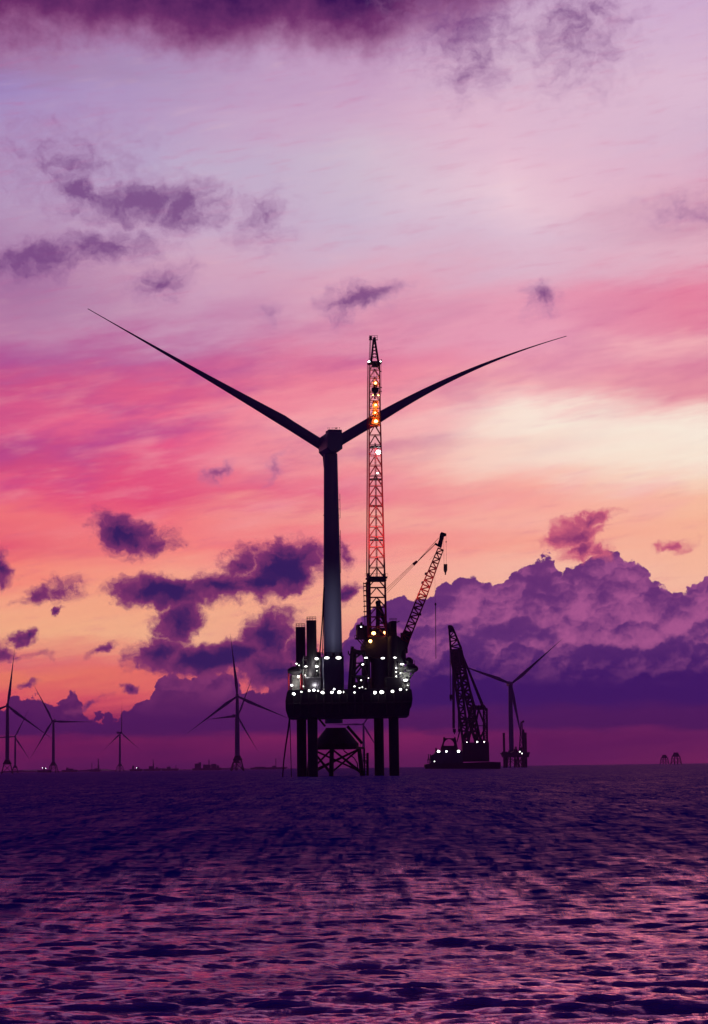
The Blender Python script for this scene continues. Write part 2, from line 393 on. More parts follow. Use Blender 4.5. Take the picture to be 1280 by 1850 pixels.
# ------------------------------------------------------------------ the sea: one sheet to the horizon
def build_sea():
    rng = np.random.default_rng(5)
    r = [6.0]
    while r[-1] < 14000:
        r.append(r[-1] * (1.01 if r[-1] < 19 else 1.0013 + 0.0005 * min(1, r[-1] / 300) if r[-1] < 500 else 1.0028 if r[-1] < 2500 else 1.02))
    r[-1] = 14000; r = np.array(r)
    a_in = np.linspace(-11.5, 11.5, 521)
    a_out = 11.5 + (180 - 11.5) * (np.linspace(0, 1, 46)[1:] ** 2.2)
    ang = np.concatenate([-a_out[::-1], a_in, a_out[:-1]])
    nr, na = len(r), len(ang)
    A, RR = np.meshgrid(np.radians(ang), r)
    X = (RR * np.sin(A)).astype(np.float32); Y = (RR * np.cos(A)).astype(np.float32)
    Z = np.zeros_like(X); DX = np.zeros_like(X); DY = np.zeros_like(X)
    dr = np.gradient(r)[:, None]; da = np.gradient(np.radians(ang))[None, :] * RR
    # wind sea: many short-crested trains, most power running across the view toward the camera
    lost = np.zeros_like(r)
    N = 140
    L = np.concatenate([np.exp(rng.uniform(np.log(0.14), np.log(1.3), N - 26)), np.exp(rng.uniform(np.log(1.5), np.log(8), 26))]); L.sort()
    for l in L:
        k = 2 * math.pi / l
        th = rng.normal(0, 0.34 if l < 1.4 else 0.36) + math.radians(-84)          # travel direction
        kx, ky = k * math.cos(th), k * math.sin(th)
        slope = 0.0205 * (1.3 if l < 0.5 else 1.05 if l < 0.7 else 0.85 if l < 1.4 else 0.8 * (3 / max(l, 3)) ** .5) * rng.uniform(0.6, 1.4)
        amp = slope / k
        ph = rng.uniform(0, 2 * math.pi)
        sp = np.sqrt((dr * math.sin(th)) ** 2 + (da * math.cos(th)) ** 2)
        w = np.clip((l / np.maximum(sp, 1e-6) - 2.0) / 2.0, 0, 1)
        lost += (slope ** 2 / 2) * (1 - w[:, len(a_out) + 260])
        live = np.nonzero(w.max(1) > 0)[0]
        if not len(live): continue
        e = slice(0, live[-1] + 1); x_, y_, w = X[e], Y[e], w[e]
        # wave groups
        g = 1 + 0.55 * np.sin(x_ * k * 0.11 * math.sin(th + 1) + y_ * k * 0.07 + ph * 2)
        t = kx * x_ + ky * y_ + ph
        w = w * g * amp; q = 0.75; s = np.sin(t)
        Z[e] += w * np.cos(t)
        DX[e] -= w * q * s * math.cos(th); DY[e] -= w * q * s * math.sin(th)
    gust = 1 + 0.3 * np.sin(X * 0.021 + Y * 0.013 + 1) * np.sin(Y * 0.017 - X * 0.009 + 2)
    X = X + DX * gust; Y = Y + DY * gust; Z = Z * gust
    fade = np.clip(1 - (RR - 9000) / 4000, 0, 1); Z *= fade
    co = np.stack([X, Y, Z], -1).reshape(-1, 3)
    co = np.vstack([co, [[0, 0, 0]]])
    i = np.arange(nr - 1)[:, None]; j = np.arange(na)[None, :]; j2 = (j + 1) % na
    q = np.stack([i * na + j, i * na + j2, (i + 1) * na + j2, (i + 1) * na + j], -1).reshape(-1, 4)[:, ::-1]
    tri = np.stack([np.full(na, nr * na), (np.arange(na) + 1) % na, np.arange(na)], -1)[:, ::-1]
    me = bpy.data.meshes.new('sea')
    nq, ntr = len(q), len(tri)
    me.vertices.add(len(co)); me.vertices.foreach_set('co', co.astype(np.float32).ravel())
    me.loops.add(nq * 4 + ntr * 3)
    me.loops.foreach_set('vertex_index', np.concatenate([q.ravel(), tri.ravel()]).astype(np.int32))
    me.polygons.add(nq + ntr)
    me.polygons.foreach_set('loop_start', np.concatenate([np.arange(nq) * 4, nq * 4 + np.arange(ntr) * 3]).astype(np.int32))
    me.polygons.foreach_set('use_smooth', np.ones(nq + ntr, dtype=bool))
    at_ = me.attributes.new('micro', 'FLOAT', 'POINT')
    mic = np.sqrt(lost)[:, None] * np.ones((1, na)); mic = np.append(mic.ravel(), 0)
    at_.data.foreach_set('value', mic.astype(np.float32))
    me.update(calc_edges=True); me.validate()
    m = bpy.data.materials.new('sea_water'); m.use_nodes = True; nt = m.node_tree; E.nt = nt
    nt.nodes.clear()
    at2 = nt.nodes.new('ShaderNodeAttribute'); at2.attribute_name = 'micro'
    mc = E(at2.outputs['Fac'])
    geo = nt.nodes.new('ShaderNodeNewGeometry'); p = E(geo.outputs['Position'])
    far = step(mc, 0.03, 0.14)
    n1 = noise(E.v('MULTIPLY', p, (0.7, 1.3, 1)), 5.0, 6, 0.65)
    n2 = noise(E.v('MULTIPLY', p, (0.5, 1.1, 1)), 1.2, 5, 0.6)
    n3 = noise(E.v('MULTIPLY', p, (0.45, 1.0, 1)), 0.3, 5, 0.65)
    n0 = noise(E.v('MULTIPLY', p, (0.75, 1.2, 1)), 15.0, 4, 0.6)
    h = n0 * 0.03 * (1.0 - far) + n1 * 0.16 + n2 * 0.24 * (1.0 + far) + far * n3 * 2.0
    bp = nt.nodes.new('ShaderNodeBump'); bp.inputs['Strength'].default_value = 1.0; bp.inputs['Distance'].default_value = 1.0
    nt.links.new(h.s, bp.inputs['Height'])
    fr = nt.nodes.new('ShaderNodeFresnel'); fr.inputs['IOR'].default_value = 1.333; nt.links.new(bp.outputs[0], fr.inputs['Normal'])
    # rough far water mirrors less at grazing angles than a flat sheet would
    gust = noise(p, 0.035, 5, 0.62); gust2 = noise(p, 0.3, 4, 0.6)
    fac = E.m('MINIMUM', E(fr.outputs[0]) * 1.9, 1.0) * (1.0 - step(mc, 0.004, 0.125) * 0.93) * lerp(gust * 0.4 + gust2 * 0.6, 0.36, 0.64, 0.35, 1.5)
    # windrows: smooth and ruffled lanes running down the wind
    wr1 = noise(E.v('MULTIPLY', p, (3.6, 0.3, 1)), 1.0, 4, 0.6, dist=0.4); wr3 = noise(E.v('MULTIPLY', p, (0.4, 0.014, 1)), 1.0, 4, 0.7); wr2 = noise(E.v('MULTIPLY', p, (1.1, 0.055, 1)), 1.0, 5, 0.65, dist=0.6)
    lanes = lerp(wr1 * 0.35 + wr2 * 0.4 + wr3 * 0.25, 0.43, 0.6, 0.08, 3.3)
    fac = fac * (1.0 + step(mc, 0.0, 0.11) * (lanes - 1.0))
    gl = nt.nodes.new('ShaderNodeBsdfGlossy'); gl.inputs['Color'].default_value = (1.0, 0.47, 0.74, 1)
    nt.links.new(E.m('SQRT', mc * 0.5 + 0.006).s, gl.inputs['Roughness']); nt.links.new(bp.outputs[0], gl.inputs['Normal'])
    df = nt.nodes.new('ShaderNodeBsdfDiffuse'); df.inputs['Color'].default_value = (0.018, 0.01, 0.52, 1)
    mx = nt.nodes.new('ShaderNodeMixShader'); nt.links.new(fac.s, mx.inputs[0]); nt.links.new(df.outputs[0], mx.inputs[1]); nt.links.new(gl.outputs[0], mx.inputs[2])
    ou = nt.nodes.new('ShaderNodeOutputMaterial'); nt.links.new(mx.outputs[0], ou.inputs[0])
    me.materials.append(m)
    o = bpy.data.objects.new('sea', me); COL.objects.link(o); tag(o, kind='structure')
build_sea()

# ------------------------------------------------------------------ wind turbines
HUBZ = 104.0; BL = 88.0
def blade_mb(L=BL, root=1.25, chord=2.2, bend=0.0, sag=0.0, pb=2.5, ex=1.45, flip=1):
    """blade along +Z, rotor plane XZ; bend = in-plane curve"""
    b = MB(); n = 26; m = 12; rings = []
    for k in range(n + 1):
        t = k / n; z = L * t
        cw = root if t < .03 else (root + (chord - root) * min(1, (t - .03) / .16) if t < .19 else chord * (1 - (t - .19) / .81) ** ex + 0.12)
        th = root if t < .03 else max(0.05, root * (1 - t) ** 1.6 * 0.9)
        off = flip * cw * 0.30 * min(1, t / .19) if t > .03 else 0
        x = bend * (t ** 2) * (1 if True else 0) + sag * math.sin(math.pi * t)
        y = -pb * t ** 2.2
        rings.append([(x + off + cw * math.cos(a), y + th * math.sin(a), z) for a in [2 * math.pi * i / m for i in range(m)]])
    vs = [v for r_ in rings for v in r_]
    fs = [(k * m + i, k * m + (i + 1) % m, (k + 1) * m + (i + 1) % m, (k + 1) * m + i) for k in range(n) for i in range(m)]
    fs += [tuple(range(m))[::-1], tuple(range(n * m, (n + 1) * m))]
    b.add(vs, fs); return b
def jacket_parts(zt=21.0, half_b=8.5, half_t=5.0):
    """jacket foundation: legs, braces, transition piece, around the origin, waterline z=0"""
    legs = []; corners = [(1, 1), (-1, 1), (-1, -1), (1, -1)]
    def P_(c, z):
        h = half_b + (half_t - half_b) * (z / (zt - 6)); return Vector((c[0] * h, c[1] * h, z))
    lm = []
    for c in corners:
        b = MB(); b.tube(P_(c, -2), P_(c, zt - 5.5), 0.85, 0.75, 10); lm.append(b)
    br = MB()
    for i in range(4):
        c, d = corners[i], corners[(i + 1) % 4]
        br.tube(P_(c, 0.5), P_(d, zt - 7), 0.32, None, 6); br.tube(P_(d, 0.5), P_(c, zt - 7), 0.32, None, 6)
        br.tube(P_(c, zt - 6.5), P_(d, zt - 6.5), 0.4, None, 6)
    tp = MB()
    tp.lathe([(half_t * 1.35, zt - 6.2), (half_t * 1.35, zt - 5.0), (half_t * 1.15, zt - 3.6), (4.0, zt - 0.4), (3.05, zt)], n=20)
    for a in range(20):
        t = 2 * math.pi * a / 20; q = Vector((math.cos(t) * 3.9, math.sin(t) * 3.9, zt + .1))
        tp.tube(q, q + Vector((0, 0, 1.2)), 0.06, None, 4)
    tp.lathe([(4.1, zt - .1), (4.1, zt + .15)], n=20)
    return lm, br, tp
def make_turbine():
    t = thing('wind_turbine', (0, 0, 0), 'x', 'wind turbine', 'wind turbines standing far out on the horizon')
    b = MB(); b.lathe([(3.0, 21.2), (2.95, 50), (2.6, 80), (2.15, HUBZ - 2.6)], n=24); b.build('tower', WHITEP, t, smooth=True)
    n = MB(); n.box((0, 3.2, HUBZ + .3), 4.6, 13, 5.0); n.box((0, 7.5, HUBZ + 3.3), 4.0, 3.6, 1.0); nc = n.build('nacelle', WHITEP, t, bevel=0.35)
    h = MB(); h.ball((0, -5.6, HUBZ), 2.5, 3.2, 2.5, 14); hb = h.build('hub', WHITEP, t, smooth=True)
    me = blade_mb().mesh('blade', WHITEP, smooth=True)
    for k in range(3):
        o = bpy.data.objects.new('blade', me); COL.objects.link(o); o.parent = t; o.location = (0, -5.6, HUBZ); o['k'] = k
    lm, br, tp = jacket_parts()
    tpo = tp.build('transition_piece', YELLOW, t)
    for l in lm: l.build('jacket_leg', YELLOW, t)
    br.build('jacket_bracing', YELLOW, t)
    return t
proto = make_turbine()
def set_turbine(t, px, py, D, yaw, th0, label, face=1):
    p = at(px, py, D); t.location = (p.x, p.y, 0)
    sc_ = p.z / HUBZ
    t.scale = (sc_,) * 3
    yw = R(yaw)
    t.rotation_euler = (0, 0, yw)
    for c in t.children:
        if 'k' in c:
            c.rotation_euler = (0, R(th0 + 120 * c['k']), 0)
    tag(t, label)
TURB = [
 (14, 1275, 3500, 8, 7, 'tall dark wind turbine at the far left edge, one blade pointing almost straight up'),
 (28, 1331, 6300, 0, 27, 'small faint wind turbine just right of the leftmost tall one, partly crossed by its blade'),
 (97, 1303, 4550, -12, 332, 'wind turbine with one blade level to the right and one pointing up left'),
 (217, 1324, 6050, 58, 0, 'lone small wind turbine turned sideways, its upper blade upright, between two larger ones'),
 (429, 1258, 3220, 4, 354, 'large dark wind turbine midway between the left edge and the jack-up rig'),
 (427, 1294, 4360, 42, 25, 'faint wind turbine standing directly behind the large one left of the rig'),
 (657, 1309, 5300, 0, 30, 'faint wind turbine seen under the rig hull between its legs'),
 (922, 1236, 2870, 10, 50, 'wind turbine standing behind the small jack-up barge, right of the floating sheerleg crane'),
]
for i, a in enumerate(TURB):
    o = proto if i == 0 else copy_tree(proto)
    set_turbine(o, *a)

# the big turbine behind the rig
def main_turbine():
    D = 722.0; hub = at(599, 804, D); base = Vector((at(603.5, 1300, D).x, D, 0))
    t = thing('wind_turbine', base, 'giant wind turbine behind the jack-up rig, two blades in a wide V', 'wind turbine')
    hz = hub.z; bx = base.x
    b = MB(); b.lathe([(2.9, 17), (3.0, 40), (2.85, 62), (2.5, 85), (2.25, hz - 2.9)], (bx, D, 0), 40)
    tw = b.build('tower', WHITEP, t, smooth=True)
    for z in (41, 62, 85):
        fl = MB(); fl.lathe([(2.5 + (85 - z) * .0125 + .12, z - .12), (2.5 + (85 - z) * .0125 + .12, z + .12)], (bx, D, 0), 40); fl.build('tower_flange', WHITEP, t)
    yw = R(14); ax = Vector((-math.sin(yw), math.cos(yw), 0))          # rotor axis, away from camera
    nc = Vector((bx, D, hz)) - ax * 3.0
    n = MB()
    # nacelle body, faceted belly
    def sec(y, k, pts): return [Vector((bx, D, hz)) + ax * y + Vector((math.cos(yw), math.sin(yw), 0)) * (x * k * .92 - .5) + Vector((0, 0, z * k)) for x, z in pts]
    prof_ = [(-3.0, 1.6), (-2.6, 3.6), (2.9, 3.6), (3.3, 1.6), (3.3, -2.6), (1.4, -3.9), (-1.8, -3.9), (-3.3, -2.4)]
    s0, s1, s2 = sec(-8.5, .82, prof_), sec(-7.6, .88, prof_), sec(4.0, .85, prof_)
    k = len(prof_); n.add(s0 + s1 + s2, [tuple(range(k)), tuple(range(2 * k, 3 * k))[::-1]] + [(a * k + i, a * k + (i + 1) % k, (a + 1) * k + (i + 1) % k, (a + 1) * k + i) for a in (0, 1) for i in range(k)])
    no = n.build('nacelle', WHITEP, t)
    c = MB(); pt = at(603.5, 790, D - 4); c.box((pt.x, D - 3.5, hz + 2.3), 4.5, 4.5, 4.0, yw); c.build('cooler', WHITEP, no, bevel=.1)
    top = hz + 4.3
    rl = MB()
    for dx_ in (-1.9, -1.4, -.5, 0.1, 1.2, 1.9):
        rl.tube((pt.x + dx_, D - 3.5, top), (pt.x + dx_, D - 3.5, top + .85), .035, None, 4); rl.box((pt.x + dx_, D - 3.5, top + .85), .35, .12, .18)
    rl.ball((pt.x + .75, D - 3.5, top + .75), .28); rl.tube((pt.x + .75, D - 3.5, top), (pt.x + .75, D - 3.5, top + .75), .04, None, 4)
    rl.box((pt.x, D - 3.5, top + .02), 4.2, .12, .1); rl.build('sensor_rail', DARK, no)
    rc = Vector((bx, D, hz)) + ax * 6.2 + Vector((0.3, 0, -.2))
    h = MB(); h.ball(rc, 2.9, 3.4, 2.9, 20); h.build('hub', WHITEP, t, smooth=True)
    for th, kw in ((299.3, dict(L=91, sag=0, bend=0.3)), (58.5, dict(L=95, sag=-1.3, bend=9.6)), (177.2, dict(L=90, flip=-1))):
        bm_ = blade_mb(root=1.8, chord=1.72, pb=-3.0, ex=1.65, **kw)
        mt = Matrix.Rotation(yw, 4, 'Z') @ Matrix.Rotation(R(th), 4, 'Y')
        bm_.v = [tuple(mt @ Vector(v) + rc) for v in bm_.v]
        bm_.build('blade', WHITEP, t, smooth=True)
    # access ladder and cable bracket on the tower's side
    ld = MB()
    for z0, z1 in ((66, 80), (84, 92)):
        xx = bx + 2.9
        ld.tube((xx, D - .8, z0), (xx, D - .8, z1), .09, None, 5)
        for z in np.arange(z0, z1, 3): ld.tube((xx, D - .8, z), (xx - .6, D - .5, z), .08, None, 4)
    ld.build('cable_ladder', DARK, t)
    # flared transition piece and three-leg jacket
    def q(px, py, Y=D): return at(px, py, Y)
    tp = MB(); zc = q(603, 1345).z
    tp.lathe([(7.4, zc - 1.0), (7.4, zc + .2), (6.9, zc + .8), (4.2, q(603, 1322).z), (3.4, q(603, 1317).z), (3.3, q(603, 1315).z)], (bx + .6, D, 0), 26)
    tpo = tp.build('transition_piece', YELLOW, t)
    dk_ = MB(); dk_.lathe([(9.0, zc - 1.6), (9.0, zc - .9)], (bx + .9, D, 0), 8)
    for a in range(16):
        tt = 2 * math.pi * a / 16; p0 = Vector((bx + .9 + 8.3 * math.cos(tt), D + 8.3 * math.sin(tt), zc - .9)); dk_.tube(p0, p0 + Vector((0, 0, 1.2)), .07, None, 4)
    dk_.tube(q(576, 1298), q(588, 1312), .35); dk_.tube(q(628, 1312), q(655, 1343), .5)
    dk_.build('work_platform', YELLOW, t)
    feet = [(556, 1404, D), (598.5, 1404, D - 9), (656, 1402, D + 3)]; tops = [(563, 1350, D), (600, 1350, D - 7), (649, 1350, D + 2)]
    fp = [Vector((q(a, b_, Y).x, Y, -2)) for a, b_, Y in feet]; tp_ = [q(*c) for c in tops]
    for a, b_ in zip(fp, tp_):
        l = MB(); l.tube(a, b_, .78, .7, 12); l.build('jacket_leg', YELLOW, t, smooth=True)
    br = MB()
    for i in range(3):
        a0, a1 = fp[i], tp_[i]; b0, b1 = fp[(i + 1) % 3], tp_[(i + 1) % 3]
        lo = lambda a, b_, f: a.lerp(b_, f)
        br.tube(lo(a0, a1, .28), lo(b0, b1, .95), .3, None, 7); br.tube(lo(b0, b1, .28), lo(a0, a1, .95), .3, None, 7)
        br.tube(lo(a0, a1, .95), lo(b0, b1, .22), .26, None, 7)
    br.build('jacket_bracing', YELLOW, t)
    bl_ = MB()
    for px in (659, 664.5): bl_.tube(Vector((q(px, 1400, D - 6).x, D - 6, -1)), q(px, 1352 if px < 660 else 1360, D - 6), .22 if px < 660 else .42, None, 8)
    for py in range(1364, 1402, 5): bl_.tube(q(657, py, D - 6), q(664.5, py, D - 6), .1, None, 4)
    bl_.path([q(621, 1350, D - 7), q(622, 1357, D - 7), q(640, 1369, D - 7), q(646, 1379, D - 7), q(647, 1392, D - 7)], .18)
    bl_.build('boat_landing', YELLOW, t)
main_turbine()

# ------------------------------------------------------------------ jack-up rig
DR = 690.0
YAW = R(8)
BACK = Vector((-math.sin(YAW), math.cos(YAW), 0))
rig_o = Vector((at(630, 1400, DR).x, DR, 0))
rig = thing('jackup_rig', rig_o, 'big black jack-up rig on four round legs, decks dotted with white floodlights', 'jack-up rig')
def q(px, py, Y=678.0): return at(px, py, Y)
def pbox(b, x0, x1, y0, y1, Y=682.0, depth=5.0):
    """box seen between those photo edges, its front at distance Y, squared to the rig"""
    a, c = q(x0, y1, Y), q(x1, y0, Y); w = (c.x - a.x - depth * math.sin(YAW)) / math.cos(YAW)
    cen = Vector(((a.x + c.x) / 2, Y + depth / 2, (a.z + c.z) / 2)); b.box(cen, max(w, .2), depth, c.z - a.z, YAW)
def floodlight(parent, px, py, Y, s=0.45, m=LAMPW, w=None):
    p = q(px, py, Y); h = MB(); w = (w or s) * .82; s *= .82
    h.box(p + Vector((0, .32, .02)), w * 2.2, .4, s * 1.5); h.tube(p + Vector((0, .3, -s * .6)), p + Vector((0, .5, -s * .6 - .7)), .07, None, 5)
    fo = h.build('floodlight', DARK, parent)
    r_ = random.Random(int(px * 31 + py * 17)); k = r_.uniform(.72, 1.05)
    l = MB(); l.ball(p, w * k, .3, s * .8 * k, 10)
    l.ball(p + Vector((r_.uniform(-.5, .5) * w, -.05, r_.uniform(-.45, .3) * s)), w * k * r_.uniform(.45, .8), .25, s * k * r_.uniform(.35, .7), 8)
    l.build('lamp', m, fo, smooth=True)
# hull
h = MB()
outline = [(521,1296.5),(516.5,1283),(516,1266),(519,1250),(523,1246),(739,1243.5),(744,1246),(746,1262),(744,1276),(741,1281),(739.5,1292.5),(700,1294)]
h.prism([q(x, y, 676) for x, y in outline], (0, 33, 0))
hull = h.build('hull', DARK, rig)
fd = MB()
for x in range(530, 740, 14): fd.tube(q(x, 1254, 675.6), q(x, 1290, 675.6), .28, None, 6)
fd.tube(q(519, 1272, 675.6), q(745, 1269, 675.6), .3, None, 6)
fd.build('fender', STEEL, hull)
# legs
for px, Y, top in ((566, 680, 1121), (546, 706, 1133), (713, 680, 1150), (686, 706, 1150)):
    b = MB(); p = q(px, 1400, Y); pt = q(px - 4, top, Y); r_ = 1.55
    b.tube(Vector((p.x, Y, -8)), Vector((p.x, Y, pt.z)), r_, None, 24)
    l = b.build('leg', STEEL, rig, smooth=True)
    b = MB(); zt = pt.z
    for a in range(10):
        t = 2 * math.pi * a / 10; e = Vector((p.x + 1.45 * math.cos(t), Y + 1.45 * math.sin(t), zt)); b.tube(e, e + Vector((0, 0, 1.1)), .05, None, 4)
    for zz in (1.1, .6):
        b.path([Vector((p.x + 1.45 * math.cos(t), Y + 1.45 * math.sin(t), zt + zz)) for t in np.linspace(0, 2 * math.pi, 13)], .04, 4)
    b.build('railing', STEEL, l)
    b = MB()
    for z in np.arange(2, zt - 1, 1.6): b.box((p.x, Y - r_ - .05, z), .45, .16, .5)
    b.box((p.x, Y - r_ - .02, zt / 2), .5, .1, zt - 3); b.build('rack', STEEL, l)
    j = MB(); j.box((p.x, Y, q(px, 1240, Y).z), 5.2, 5.2, 5.5, YAW); j.build('jack_house', DARK, rig, bevel=.2)
# deckhouses
def house(name, m, boxes, bevel=.12):
    b = MB()
    for x in boxes: pbox(b, *x)
    return b.build(name, m, rig, bevel=bevel)
house('control_house', NAVY, [(578.5, 621.5, 1186, 1250, 677.5, 8)])
rb = MB()
pbox(rb, 577.5, 622.5, 1184.8, 1186.4, 677, 9)
for x in np.linspace(580, 620, 12): rb.tube(q(x, 1185, 677.6), q(x, 1178.5, 677.6), .07, None, 4)
for y in (1178.5, 1181.5): rb.tube(q(580, y, 677.6), q(620, y, 677.6), .06, None, 4)
for x, w_ in ((600, 5), (612, 7), (586, 4)): pbox(rb, x, x + w_, 1179, 1185, 679, 2)
rb.build('roof_railing', DARK, rig)
d = house('deckhouse', GREY, [(523, 545, 1219, 1247, 680, 6), (548, 566, 1213, 1247, 681, 7), (549, 578, 1205, 1213, 683, 4), (565, 578, 1192, 1247, 684, 5)])
for x, y in ((551, 1219), (557, 1219), (551, 1227), (557, 1227), (528, 1226), (535, 1226), (568, 1209), (573, 1209), (568, 1227), (573, 1240)): 
    w = MB(); pbox(w, x, x + 3, y, y + 3, 680.6 if x < 566 else 683.6, .25); w.build('window', GLASS, d)
st = MB()
for y in (1191, 1204, 1216, 1231):
    pbox(st, 547, 579, y, y + 1, 680, 4)
    for x in np.linspace(549, 577, 8): st.tube(q(x, y, 680), q(x, y - 6, 680), .05, None, 4)
    st.tube(q(548, y - 6, 680), q(578, y - 6, 680), .05, None, 4); st.tube(q(548, y - 3, 680), q(578, y - 3, 680), .04, None, 4)
for x in (548, 563, 578): st.tube(q(x, 1247, 680), q(x, 1188, 680), .14, None, 5)
for y in (1204, 1216, 1231): st.tube(q(564, y + 13, 679.6), q(574, y, 679.6), .18, None, 5)
st.build('stair_tower', GREY, rig)
rc_ = MB(); pbox(rc_, 543, 547.5, 1217, 1262, 676.2, 1.0); rc_.build('red_column', RED, rig)
rc_ = MB(); pbox(rc_, 520.5, 523, 1216, 1250, 676.2, 1.0); rc_.build('red_column', RED, rig)
b = MB(); pbox(b, 538, 560, 1196, 1206, 690, 6); pbox(b, 552, 562, 1190, 1197, 690, 3); pbox(b, 571, 580, 1180, 1192, 684, 2); b.tube(q(573, 1192, 684), q(573, 1176, 684), .1); b.tube(q(559, 1200, 688), q(558, 1172, 688), .08)
for x, y in ((541, 1200), (546, 1195), (556, 1188), (575, 1181)): b.ball(q(x, y, 686), .7, .7, .6)
b.build('deck_machinery', DARK, rig)
d = house('deckhouse', GREY, [(715, 741, 1214, 1246, 681, 8), (715, 731, 1198, 1214, 683, 5)])
for x, y in ((718, 1203), (723, 1203), (720, 1220), (727, 1220), (720, 1234), (734, 1222)): 
    w = MB(); pbox(w, x, x + 3, y, y + 3, 680.6 if y > 1210 else 682.6, .25); w.build('window', GLASS, d)
b = MB(); pbox(b, 734, 747, 1191, 1199, 682, 3); b.tube(q(736, 1199, 682), q(736, 1214, 682), .25); b.tube(q(748, 1214, 682), q(740, 1226, 682), .3); b.ball(q(739, 1194, 682), 1.2)
pbox(b, 715.5, 719, 1196, 1247, 679, 1); b.build('davit', DARK, rig)
# boom rest gantry
b = MB(); Yg = 681
def T(a, c, r_=.3, Y=Yg): b.tube(q(*a, Y), q(*c, Y), r_, None, 7)
T((637, 1168), (631, 1250), .55); T((643, 1176), (640, 1250), .35); T((634, 1176), (666, 1179), .6); T((660, 1180), (658, 1250), .5); T((667, 1180), (668, 1250), .4)
T((640, 1190), (658, 1178)); T((632, 1222), (666, 1222), .4); T((634, 1218), (655, 1196), .35); T((666, 1218), (650, 1200), .35); T((640, 1198), (668, 1198), .22)
T((631, 1182), (638, 1186)); T((630, 1182), (630, 1176), .2); T((655, 1200), (655, 1222), .22); T((644, 1222), (655, 1245), .3); T((662, 1222), (640, 1245), .3)
for Y in (686,):
    T((641, 1172), (637, 1250), .45, Y); T((664, 1182), (662, 1250), .4, Y); T((640, 1180), (668, 1182), .4, Y); T((641, 1221), (664, 1190), .25, Y)
pbox(b, 634, 668, 1232, 1248, 685, 6); pbox(b, 646, 656, 1224, 1233, 684, 3)
b.build('boom_rest', DARK, rig)
# deck railing
b = MB()
for x in np.linspace(524, 738, 54): b.tube(q(x, 1247 - (x - 524) * .012, 676.3), q(x, 1240 - (x - 524) * .012, 676.3), .045, None, 4)
for o_ in (0, 3.2): b.tube(q(524, 1240 + o_, 676.3), q(738, 1237.4 + o_, 676.3), .045, None, 4)
b.build('deck_railing', STEEL, rig)
for x, y, s_, m_ in ((583,1251,.85,0),(600,1251,.9,0),(613.5,1250.5,.9,0),(604,1245,.55,1),(559,1248,.65,0),(567.5,1247,.8,1),(575,1248,.5,0),(531,1253.5,.75,1),(527.5,1238,.65,0),
                     (678,1251,.7,0),(690,1250.5,.9,0),(709.5,1249,.75,0),(724,1245.5,.75,0)):
    floodlight(rig, x, y, 675.2, s_ * .8, LAMPS if m_ else LAMPW)
for x, y, s_, w_, Y in ((591,1188.5,.55,.95,676.8),(612,1188.5,.6,.95,676.8),(562,1189,.4,.6,679),(572,1190,.6,.9,679),(553,1204,.25,.6,679.2),(561,1203.5,.45,.5,679.2),(572,1204,.45,.85,679.2),
                        (539.5,1222.5,.6,.3,678.8),(569,1218,.4,.7,679.2),(576.5,1225,.5,.3,679.2),(555.5,1234,.45,1.0,679),(568,1234,.5,.65,679.2),(727,1200,.35,.75,680.8),(733,1229,.6,1.0,679.8),
                        (660,1188.3,.3,.3,680),(663,1188.3,.3,.3,680),(656,1200.3,.4,.45,680),(716.2,1207,.3,.3,678.4),(716.2,1214,.3,.3,678.4),(716.2,1222,.35,.25,678.4),(716.2,1231,.5,.25,678.4),(621.3,1250,.5,.15,675.4)):
    floodlight(rig, x, y, Y, s_, LAMPW, w_)

def plight(name, parent, p, e, col=(1, .97, .9), r=.3, spot=None, aim=None):
    l = bpy.data.lights.new(name, 'SPOT' if spot else 'POINT'); l.energy = e; l.color = col; l.shadow_soft_size = r
    o = bpy.data.objects.new(name, l); COL.objects.link(o); o.parent = parent; o.location = Vector(p) - wloc(parent)
    if spot: l.spot_size = R(spot); l.spot_blend = 1.0; o.rotation_euler = (Vector(aim) - Vector(p)).to_track_quat('-Z', 'Y').to_euler()
for x, y, Y, e in ((534, 1232, 676, 500), (556, 1218, 677, 500), (572, 1200, 677, 400), (570, 1238, 677, 500), (733, 1224, 677.5, 500), (722, 1206, 679, 250)): plight('deck_lamp_light', rig, q(x, y, Y), e)
for x, y, Y in ((536,1199,685),(541,1202,685),(646,1246,680),(650,1242.5,680),(655,1241.5,680),(661,1245,680),(641,1240,680),(666,1225,680),(653,1229,680),(704,1236,678.8),(559,1228,678.9),(548,1240,678.9),(573,1212,679),(724,1216,678.5),(737,1238,677.5),(586,1246,676.5),(641,1251,676),(735,1246,675.6),(545,1250,675.8)):
    floodlight(rig, x, y, Y, .2 + .06 * ((x * 7) % 3), LAMPW)
plight('tower_wash_light', rig, q(616, 1184, 686), 17000, (.68, .7, 1), spot=46, aim=at(604, 1110, 722))
# lifeboats
def lifeboat(px, py, Y, hw, hh, label):
    p = q(px, py, Y); o = thing('lifeboat', p - Vector((0, 0, hh)), label, 'lifeboat', 'enclosed lifeboats on the rig')
    b = MB(); b.ball(p, hw, 1.5, hh, 14); b.box(p + Vector((hw * .1, 0, hh * .75)), hw * .8, 1.4, hh * .6); b.build('hull', ORANGE if False else DARK, o, smooth=True)
    b = MB(); b.box(p + Vector((0, -1.35, -hh * .1)), hw * 1.8, .3, .25); b.build('fender', STEEL, o)
    b = MB(); b.tube(p + Vector((hw * .5, 0, hh * .6)), p + Vector((hw * .5, .8, hh + 1.2)), .08); b.tube(p + Vector((-hw * .5, 0, hh * .6)), p + Vector((-hw * .5, .8, hh + 1.2)), .08); b.build('fall_rope', ROPE, o)
lifeboat(743, 1208, 680, 2.3, 1.35, 'dark rounded lifeboat hung off the right end of the jack-up rig')
